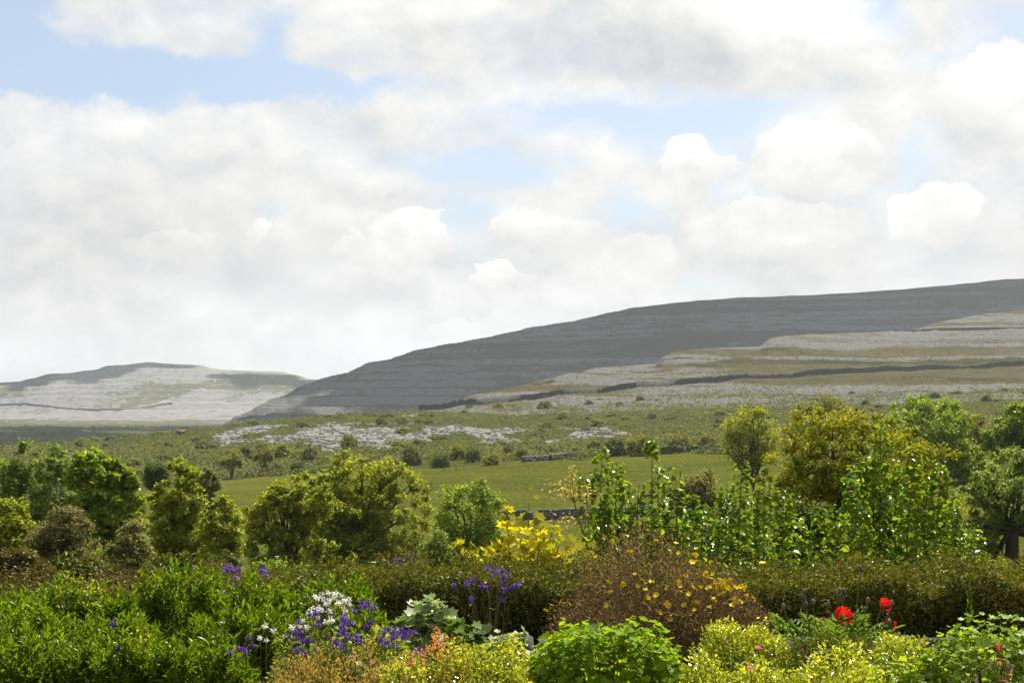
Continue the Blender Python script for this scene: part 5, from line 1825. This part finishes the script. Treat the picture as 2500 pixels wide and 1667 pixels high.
def build_poppies():
    rng = np.random.default_rng(66)
    D = 11.6
    c0 = P(2045, 1500, D)
    c = np.array([c0[0], D, gz(c0[0], D)])
    root = thing('oriental_poppy', 'clump of feathery poppy leaves with red blooms and grey buds', 'flower', c)
    sm = MB()

    def stem(p, r=.0045):
        b = c + np.array([(p[0] - c[0]) * .55, (p[1] - c[1]) * .6, 0])
        sm.add(*tube(bez(b, (b + p) / 2 + [rng.normal() * .03, rng.normal() * .03, .1], p, 6), r, 5))

    for u, v, s, tilt in ((2055, 1504, .145, (.95, -.15)), (2154, 1473, .108, (1.05, .3))):
        p = P(u, v, D - .1)
        o = obj('bloom', poppy_bloom(int(u)), None, root)
        o.location = tuple(p - c + np.array([0, .03, -.03]))
        o.scale = (s, s, s)
        o.rotation_euler = (tilt[0], tilt[1], .3)
        core = MB()
        V, T = ICO1
        core.add(V * np.array([.13, .13, .16]) + [0, 0, .16], T=T)
        obj('seed_head', core.mesh('poppy_seed_head', True), M_bud, o)
        stem(p)
    pet = MB()
    V, F = leaves(np.zeros((3, 3)), np.array([[.6, .2, .8], [-.5, .3, .7], [.1, -.6, .5]]), np.array([[0, 1., .2], [1, 0, .2], [0, .3, 1]]), .6, .4, ROUND)
    fm = mkmesh('poppy_petal', V, F)
    fm.materials.append(L_red)
    for u, v in ((2011, 1510), (2003, 1546), (2015, 1547), (2164, 1518), (2182, 1520), (2183, 1529), (2098, 1593)):
        p = P(u, v, D - .15)
        o = obj('petal', fm, None, root)
        o.location = tuple(p - c)
        o.scale = (.045,) * 3
        o.rotation_euler = tuple(rng.uniform(-1, 1, 3))
        stem(p, .003)
    V, T = ICO2
    W_ = V * np.array([.5, .5, .78])
    W_[:, :2] *= (1 - .28 * (V[:, 2:3] * .5 + .5) ** 2)
    bm_ = mkmesh('poppy_bud', W_, T, smooth=True)
    bm_.materials.append(M_bud)
    for u, v in ((1964, 1443), (1957, 1455), (1985, 1469), (2022, 1475), (2050, 1440), (2060, 1443), (2055, 1455), (2119, 1466), (2177, 1472), (1913, 1481), (2101, 1388), (2171, 1517), (2091, 1500), (2073, 1558), (1968, 1475)):
        p = P(u, v, D + rng.uniform(-.15, .15))
        o = obj('bud', bm_, None, root)
        o.location = tuple(p - c)
        s = rng.uniform(.036, .044)
        o.scale = (s, s, s)
        o.rotation_euler = (rng.normal() * .3, rng.normal() * .3, 0)
        stem(p - [0, 0, .02])
    obj('stem', sm.mesh('poppy_stem', True, c), M_stem, root)
    # feathery leaves
    pos, ax, nr, L = [], [], [], []
    for k in range(190):
        a = rng.uniform(0, 2 * pi)
        el = rng.uniform(.35, 1.25)
        d = np.array([cos(a) * cos(el), sin(a) * cos(el), sin(el)])
        ln = rng.uniform(.45, .72)
        b = c + np.array([rng.normal() * .16, rng.normal() * .12, 0])
        tip = b + np.array([d[0] * ln * 1.0, d[1] * ln * .8, d[2] * ln + .12 - .25 * cos(el)])
        cur = bez(b, b + np.array([d[0] * .2, d[1] * .2, .55 * ln + .12]), tip, 12)
        tg = np.gradient(cur, axis=0)
        for i in range(3, 12):
            t_ = unit(tg[i])
            sd = unit(np.cross(t_, [0, 0, 1]))
            l = .085 * (1 - ((i - 7) / 6.5) ** 2) + .02
            for s in (-1, 1):
                pos.append(cur[i]); ax.append(t_ * .7 + sd * s + [0, 0, .1]); nr.append(np.cross(sd, t_)); L.append(l)
        pos.append(cur[-1]); ax.append(tg[-1]); nr.append([0, 0, 1.]); L.append(.05)
    V, F = leaves(np.array(pos), np.array(ax), np.array(nr), np.array(L), np.array(L) * .26)
    obj('foliage', mkmesh('poppy_foliage', V - c, F), L_poppy, root, kind='stuff')


def build_saplings():
    rng = np.random.default_rng(88)
    me = tmesh('poplar_leaf', ROUND, L_poplar)
    tops = [(1470, 1098, 1468, 'tall leafy sapling left of the thin bare-stemmed one'), (1506, 1128, 1500, 'leafy sapling just right of the tall left one'), (1428, 1158, 1440, 'leafy sapling at the left end of the row, by the stone wall'),
            (1592, 1070, 1588, 'tallest thin bare-stemmed sapling with a leafy tuft on top'), (1606, 1138, 1612, 'sapling with drooping leaves right of the bare-stemmed one'), (1650, 1148, 1660, 'sapling in front of the pale willow bush'),
            (1524, 1168, 1530, 'short sapling between the two groups left of the bare stem'), (1560, 1180, 1555, 'short dark-leaved sapling left of the bare stem'), (1690, 1205, 1690, 'low sapling right of the willow bush'), (1720, 1228, 1725, 'low sapling above the right side of the brown bush'),
            (1812, 1128, 1800, 'sapling at the left side of the bronze hawthorn'), (1866, 1172, 1870, 'sapling with a pale twig before the hawthorn, left'), (1775, 1180, 1770, 'sapling between the low saplings and the hawthorn'),
            (2152, 1028, 2150, 'highest leafy sapling in front of the hawthorn'), (2236, 1092, 2215, 'slanting sapling right of the highest one'), (2296, 1122, 2255, 'outermost slanting sapling on the right'), (2088, 1098, 2092, 'sapling left of the highest one'),
            (2076, 1148, 2080, 'shorter sapling left of the highest one'), (2130, 1112, 2128, 'sapling close against the highest one'), (1915, 1188, 1918, 'sapling in the dark hollow of the hawthorn'), (2002, 1232, 2000, 'short sapling in the middle before the hawthorn'),
            (2325, 1216, 2310, 'sapling below the outermost slanting one'), (2180, 1120, 2182, 'sapling right of and behind the highest one'), (2265, 1160, 2245, 'leafy sapling between the two slanting ones'), (1950, 1262, 1950, 'low yellow-tipped sapling before the hawthorn'),
            (2045, 1245, 2050, 'low sapling below the left shoulder of the highest one'), (2105, 1225, 2105, 'low sapling at the foot of the highest one'), (2380, 1290, 2365, 'low sapling at the far right end of the row'), (1835, 1220, 1835, 'low leafy sapling left of the dark hollow'), (1750, 1262, 1752, 'low leafy sapling right of the brown bush top'),
            (2210, 1250, 2210, 'low sapling right of centre before the hawthorn'), (1480, 1220, 1478, 'low bushy sapling at the foot of the tall left one'), (1620, 1230, 1622, 'low bushy sapling at the foot of the bare-stemmed one')]
    for i, (ut, vt, ub, lab) in enumerate(tops):
        D = 18.6 + rng.uniform(-.9, .9)
        tip = P(ut, vt, D)
        bx = P(ub, 1400, D)[0]
        b = np.array([bx, D + rng.normal() * .1, gz(bx, D)])
        root = thing('poplar_sapling', lab, 'sapling', b, 'row of leafy saplings behind the hedge')
        cur = bez(b, (b + tip) / 2 + [rng.normal() * .04, rng.normal() * .04, .1], tip, 14)
        mb = MB()
        mb.add(*tube(cur, np.linspace(.016, .004, 14), 5))
        h = tip[2] - b[2]
        bare = i == 3
        n = int(230 * h / 1.6)
        t = rng.uniform(.08, 1, n) ** 1.1
        if bare:
            t = np.where(rng.random(n) < .2, rng.uniform(.88, 1, n), t * .62)
            t = np.where((t > .62) & (t < .9), rng.uniform(.2, .55, n), t)
        ip = np.stack([np.interp(t, np.linspace(0, 1, 14), cur[:, k]) for k in range(3)], 1)
        a = rng.uniform(0, 2 * pi, n)
        spread = (.05 + .24 * (1 - t) ** 1.3 * (.4 + .6 * rng.random(n))) * (1.0 if not bare else .7)
        out = np.stack([np.cos(a), np.sin(a), np.zeros(n)], 1)
        pos = ip + out * spread[:, None] + np.stack([np.zeros(n), np.zeros(n), rng.normal(size=n) * .03], 1)
        ax = out * .9 + np.array([0, 0, -.35]) + rng.normal(size=(n, 3)) * .35
        nr = out * .3 + np.array([0, 0, 1.0]) + rng.normal(size=(n, 3)) * .4
        ln = .085 * rng.uniform(.65, 1.25, n) * np.where(t > .95, .8, 1)
        order = np.argsort(pos[:, 1] - rng.uniform(0, .15, n) - t * .12)
        k = order[:34]
        for j in k:
            leaf_part(me, root, pos[j] - b, ax[j], nr[j], ln[j], ln[j] * .86)
        k = order[34:]
        V, F = leaves(pos[k], ax[k], nr[k], ln[k], ln[k] * .86, ROUND)
        obj('foliage', mkmesh('sapling_foliage', V - b, F), L_poplar, root, kind='stuff')
        for j in rng.permutation(n)[:26]:
            mb.add(*tube([ip[j] - [0, 0, .04], pos[j]], [.003, .0015], 3))
        obj('stem', mb.mesh('sapling_stem', True, b), M_twig, root)
    # blossoming thin tree
    D = 17.6
    b0 = P(1440, 1400, D)
    b = np.array([b0[0], D, gz(b0[0], D)])
    root = thing('blossom_sapling', 'thin leaning sapling with faded cream blossom before the stone wall', 'sapling', b)
    mb = MB()
    tips = [(1396, 1150), (1345, 1178), (1370, 1190), (1405, 1212), (1435, 1195), (1330, 1205), (1440, 1240), (1455, 1205), (1345, 1270), (1365, 1290), (1445, 1275), (1385, 1180)]
    fork = P(1402, 1225, D)
    low = P(1432, 1320, D)
    mb.add(*tube(np.concatenate([bez(b, (b + low) / 2, low, 4), bez(low, (low + fork) / 2 + [-.02, 0, 0], fork, 4)[1:]]), np.linspace(.016, .008, 7), 5))
    lp = []
    for u, v in tips:
        e = P(u, v, D + rng.normal() * .15)
        st = fork if v < 1215 else low + (fork - low) * rng.uniform(.2, .8)
        cv = bez(st, (st + e) / 2 + [0, 0, .04], e, 6)
        mb.add(*tube(cv, np.linspace(.006, .002, 6), 4))
        lp.append(cv[rng.integers(2, 6, 30)] + rng.normal(size=(30, 3)) * .035)
    lp = np.concatenate(lp)
    n = len(lp)
    V, F = leaves(lp, rdir(n, rng), rdir(n, rng) + [0, 0, .5], .045 * rng.uniform(.6, 1.2, n), .028)
    obj('blossom', mkmesh('blossom', V - b, F), L_blossom, root, kind='stuff')
    obj('stem', mb.mesh('blossom_stem', True, b), M_twig, root)


def build_golden():
    rng = np.random.default_rng(44)
    D = 16.8
    b0 = P(1270, 1400, D)
    b = np.array([b0[0], D, gz(b0[0], D)])
    root = thing('golden_shrub', 'bright yellow large-leaved golden shrub before the stone wall', 'shrub', b)
    me = tmesh('golden_leaf', PALM, L_gold)
    mb = MB()
    rows = []
    tips = [(1236, 1245), (1292, 1228), (1352, 1275), (1190, 1335), (1240, 1290), (1300, 1290), (1330, 1320), (1380, 1315), (1270, 1330), (1215, 1345), (1150, 1350), (1400, 1340), (1350, 1350), (1310, 1350), (1260, 1365), (1130, 1330), (1425, 1330), (1180, 1365), (1400, 1370), (1225, 1310), (1285, 1312), (1320, 1300), (1250, 1345), (1365, 1330), (1295, 1375), (1340, 1380), (1230, 1380), (1375, 1385)]
    for u, v in tips:
        e = P(u, v, D + rng.normal() * .22)
        s = b + np.array([(e[0] - b[0]) * .5, rng.normal() * .1, 0])
        cv = bez(s, (s + e) / 2 + [0, 0, .1], e, 9)
        mb.add(*tube(cv, np.linspace(.012, .004, 9), 5))
        n = 34
        for j in range(n):
            q = cv[8 - min(int(j * .22), 6)] + rng.normal(size=3) * .07
            a = rng.uniform(0, 2 * pi)
            out = np.array([cos(a), sin(a), 0])
            rows.append((q, out * .7 + np.array([0, 0, -.75]), out * .75 + np.array([0, -.25, .55]), .14 * rng.uniform(.6, 1.15)))
    rows.sort(key=lambda w: w[0][1] - w[0][2] * .4)
    for q, ax, nr, l in rows[:290]:
        leaf_part(me, root, q - b, ax, nr, l, l)
    rest = rows[290:]
    V, F = leaves(np.array([w[0] for w in rest]), np.array([w[1] for w in rest]), np.array([w[2] for w in rest]), np.array([w[3] for w in rest]), np.array([w[3] for w in rest]), PALM)
    obj('foliage', mkmesh('golden_foliage', V - b, F), L_gold, root, kind='stuff')
    obj('stem', mb.mesh('golden_stem', True, b), M_twig, root)


def build_small_plants():
    rng = np.random.default_rng(33)
    ge = 'mounds of variegated evergreen at the bottom'
    spray('variegated_mound', 'yellow and white variegated mound left of the bright green lady mantle', (1030, 1345, 1572), 9.9, L_euon, 301, 7000, .034, .55, group=ge)
    spray('variegated_mound', 'variegated mound at the bottom below the pink flower', (1610, 1960, 1612), 9.7, L_euon, 302, 7500, .034, .55, group=ge)
    spray('variegated_mound', 'variegated mound at the bottom right of centre below the poppies', (1880, 2200, 1612), 9.8, L_euon, 303, 7500, .034, .55, group=ge)
    spray('variegated_mound', 'variegated mound on the upper right, between poppies and brown bush', (1710, 1930, 1520), 11.2, L_euon, 304, 5500, .034, .55, group=ge)
    spray('variegated_mound', 'variegated mound touching the lime-green plant at right', (2110, 2310, 1568), 10.3, L_euon, 305, 5000, .034, .55, group=ge)
    spray('variegated_mound', 'small dark variegated mound at the bottom beside the coral flowers', (920, 1060, 1625), 9.4, L_euon, 306, 2500, .034, .55, group=ge)
    spray('thyme_mound', 'olive green mound of fine leaves under the poppy clump', (1900, 2240, 1568), 10.8, L_hedge, 307, 6000, .03, .5, cat='plant')
    mantle('bright green mound of scalloped leaves at the bottom centre', (1270, 1700, 1512), 10.0, 311, 300, 3000, .055, dy=.75, bumpy=.1)
    mantle('lime-green mound of scalloped leaves at the bottom right', (2210, 2600, 1528), 10.2, 312, 290, 2000, .05, bumpy=.16, mat=leafmat('lime_leaf', [(0, (.06, .11, .005)), (.5, (.12, .19, .008)), (1, (.22, .28, .015))], .45, .4))
    mantle('small lime-green mound at the bottom edge before the variegated mounds', (2080, 2290, 1632), 9.2, 313, 160, 600, .048, bumpy=.2, mat=bpy.data.materials['lime_leaf'])
    mantle('pale silvery-leaved plant right of the columbines', (965, 1115, 1462), 12.2, 314, 110, 240, .105, name='pale_leaved_plant', mat=L_pale, tmpl=PALM)
    mantle('low green-leaved plant right of the pale-leaved plant', (1075, 1185, 1512), 12.0, 315, 60, 130, .105, name='broad_leaved_plant', mat=L_poppy, tmpl=PALM)
    mantle('dark glossy low leaves along the stone edging', (1140, 1330, 1562), 11.0, 316, 70, 200, .09, name='broad_leaved_plant', mat=L_pale)
    spray('spurge', 'yellow-green spurge among the peonies at the back left', (130, 270, 1412), 12.9, L_spurge, 321, 500, .035, .5, cat='plant', bumpy=.35)
    spray('spurge', 'yellow-green spurge in the middle of the peony mass', (300, 430, 1562), 10.3, L_spurge, 322, 420, .035, .5, cat='plant', bumpy=.35)
    spray('sedum_patch', 'coral pink and yellow flowering patch at the bottom beside the columbines', (930, 1120, 1578), 10.0, L_coral, 331, 4200, .026, .8, cat='plant', bumpy=.4)
    spray('sedum_patch', 'straw-coloured and orange flowering patch at the bottom edge below the columbines', (620, 980, 1608), 9.7, L_straw, 332, 8000, .024, .6, cat='plant', bumpy=.5, axup=.9)
    spray('leafy_mound', 'yellow-green leafy mound under the columbines', (690, 1000, 1565), 10.7, L_fern, 333, 4200, .045, .7, cat='plant', bumpy=.4)
    # single pink flowers
    pm = columbine_mesh('pink_bloom', leafmat('pink_petal', [(0, (.45, .08, .16)), (1, (.62, .16, .28))], .4, .5))
    for u, v, D, lab in ((1852, 1579, 10.0, 'flat pink flower lying on the variegated mound'), (1832, 1627, 9.4, 'small bright pink flower at the bottom of the variegated mound')):
        p = P(u, v, D)
        r = thing('pink_flower', lab, 'flower', p - [0, 0, .25])
        o = obj('bloom', pm, None, r)
        o.location = (0, 0, .25)
        o.scale = (.05, .05, .03)
        o.rotation_euler = (.4, .2, 0)
        obj('stem', MB().add(*tube([(0, 0, 0), (.01, 0, .12), (0, 0, .25)], .003, 4)).mesh('pink_stem'), M_stem, r)
    # red rose shoot at the right bottom corner
    D = 8.4
    b = P(2478, 1730, D)
    r = thing('rose_shoot', 'red young rose shoot in the bottom right corner', 'plant', b)
    a, t = np.zeros(3), P(2437, 1585, D) - b
    cv = bez(a, (a + t) / 2 + [.02, 0, .02], t, 10)
    obj('stem', MB().add(*tube(cv, np.linspace(.006, .003, 10), 6)).mesh('rose_stem', True), plainmat('red_stem', (.20, .03, .02), (.30, .07, .03), 20, .5, .4), r)
    lm = tmesh('rose_leaf', LANCE, L_rose)
    for q, ax, L in ((2, (-.8, -.2, -.4), .075), (2, (.9, -.2, -.5), .07), (4, (-.9, 0, .1), .06), (5, (1, -.1, .15), .045), (7, (-1, -.1, .05), .05), (9, (-.5, 0, .6), .05), (9, (.6, 0, .6), .05), (9, (.1, -.3, .9), .04), (8, (-.8, .2, .4), .035), (1, (-.3, -.5, -.7), .08), (1, (.5, -.5, -.8), .08)):
        leaf_part(lm, r, cv[q], ax, (0, -.5, .8), L, L * .45)
    # green flower spike standing before the hedge at right
    D = 12.8
    b = P(2364, 1600, D)
    b[2] = gz(b[0], D)
    r = thing('green_spike', 'tall narrow green stem standing before the hedge at right', 'plant', b)
    t = P(2366, 1415, D) - b
    cv = bez((0, 0, 0), t / 2 + [.02, 0, 0], t, 16)
    obj('stem', MB().add(*tube(cv, np.linspace(.008, .004, 16), 5)).mesh('spike_stem', True), M_stem, r)
    ln_ = tmesh('spike_leaf', LANCE, L_peony)
    for i in range(46):
        q = cv[2 + i % 14] + rng.normal(size=3) * .006
        an = rng.uniform(0, 6.28)
        leaf_part(ln_, r, q, (cos(an) * .45, sin(an) * .45, 1), (cos(an), sin(an), .2), .07, .011)


build_hedge()
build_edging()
build_peonies()
build_potentilla()
build_poppies()
build_saplings()
build_golden()
build_small_plants()
build_columbines()
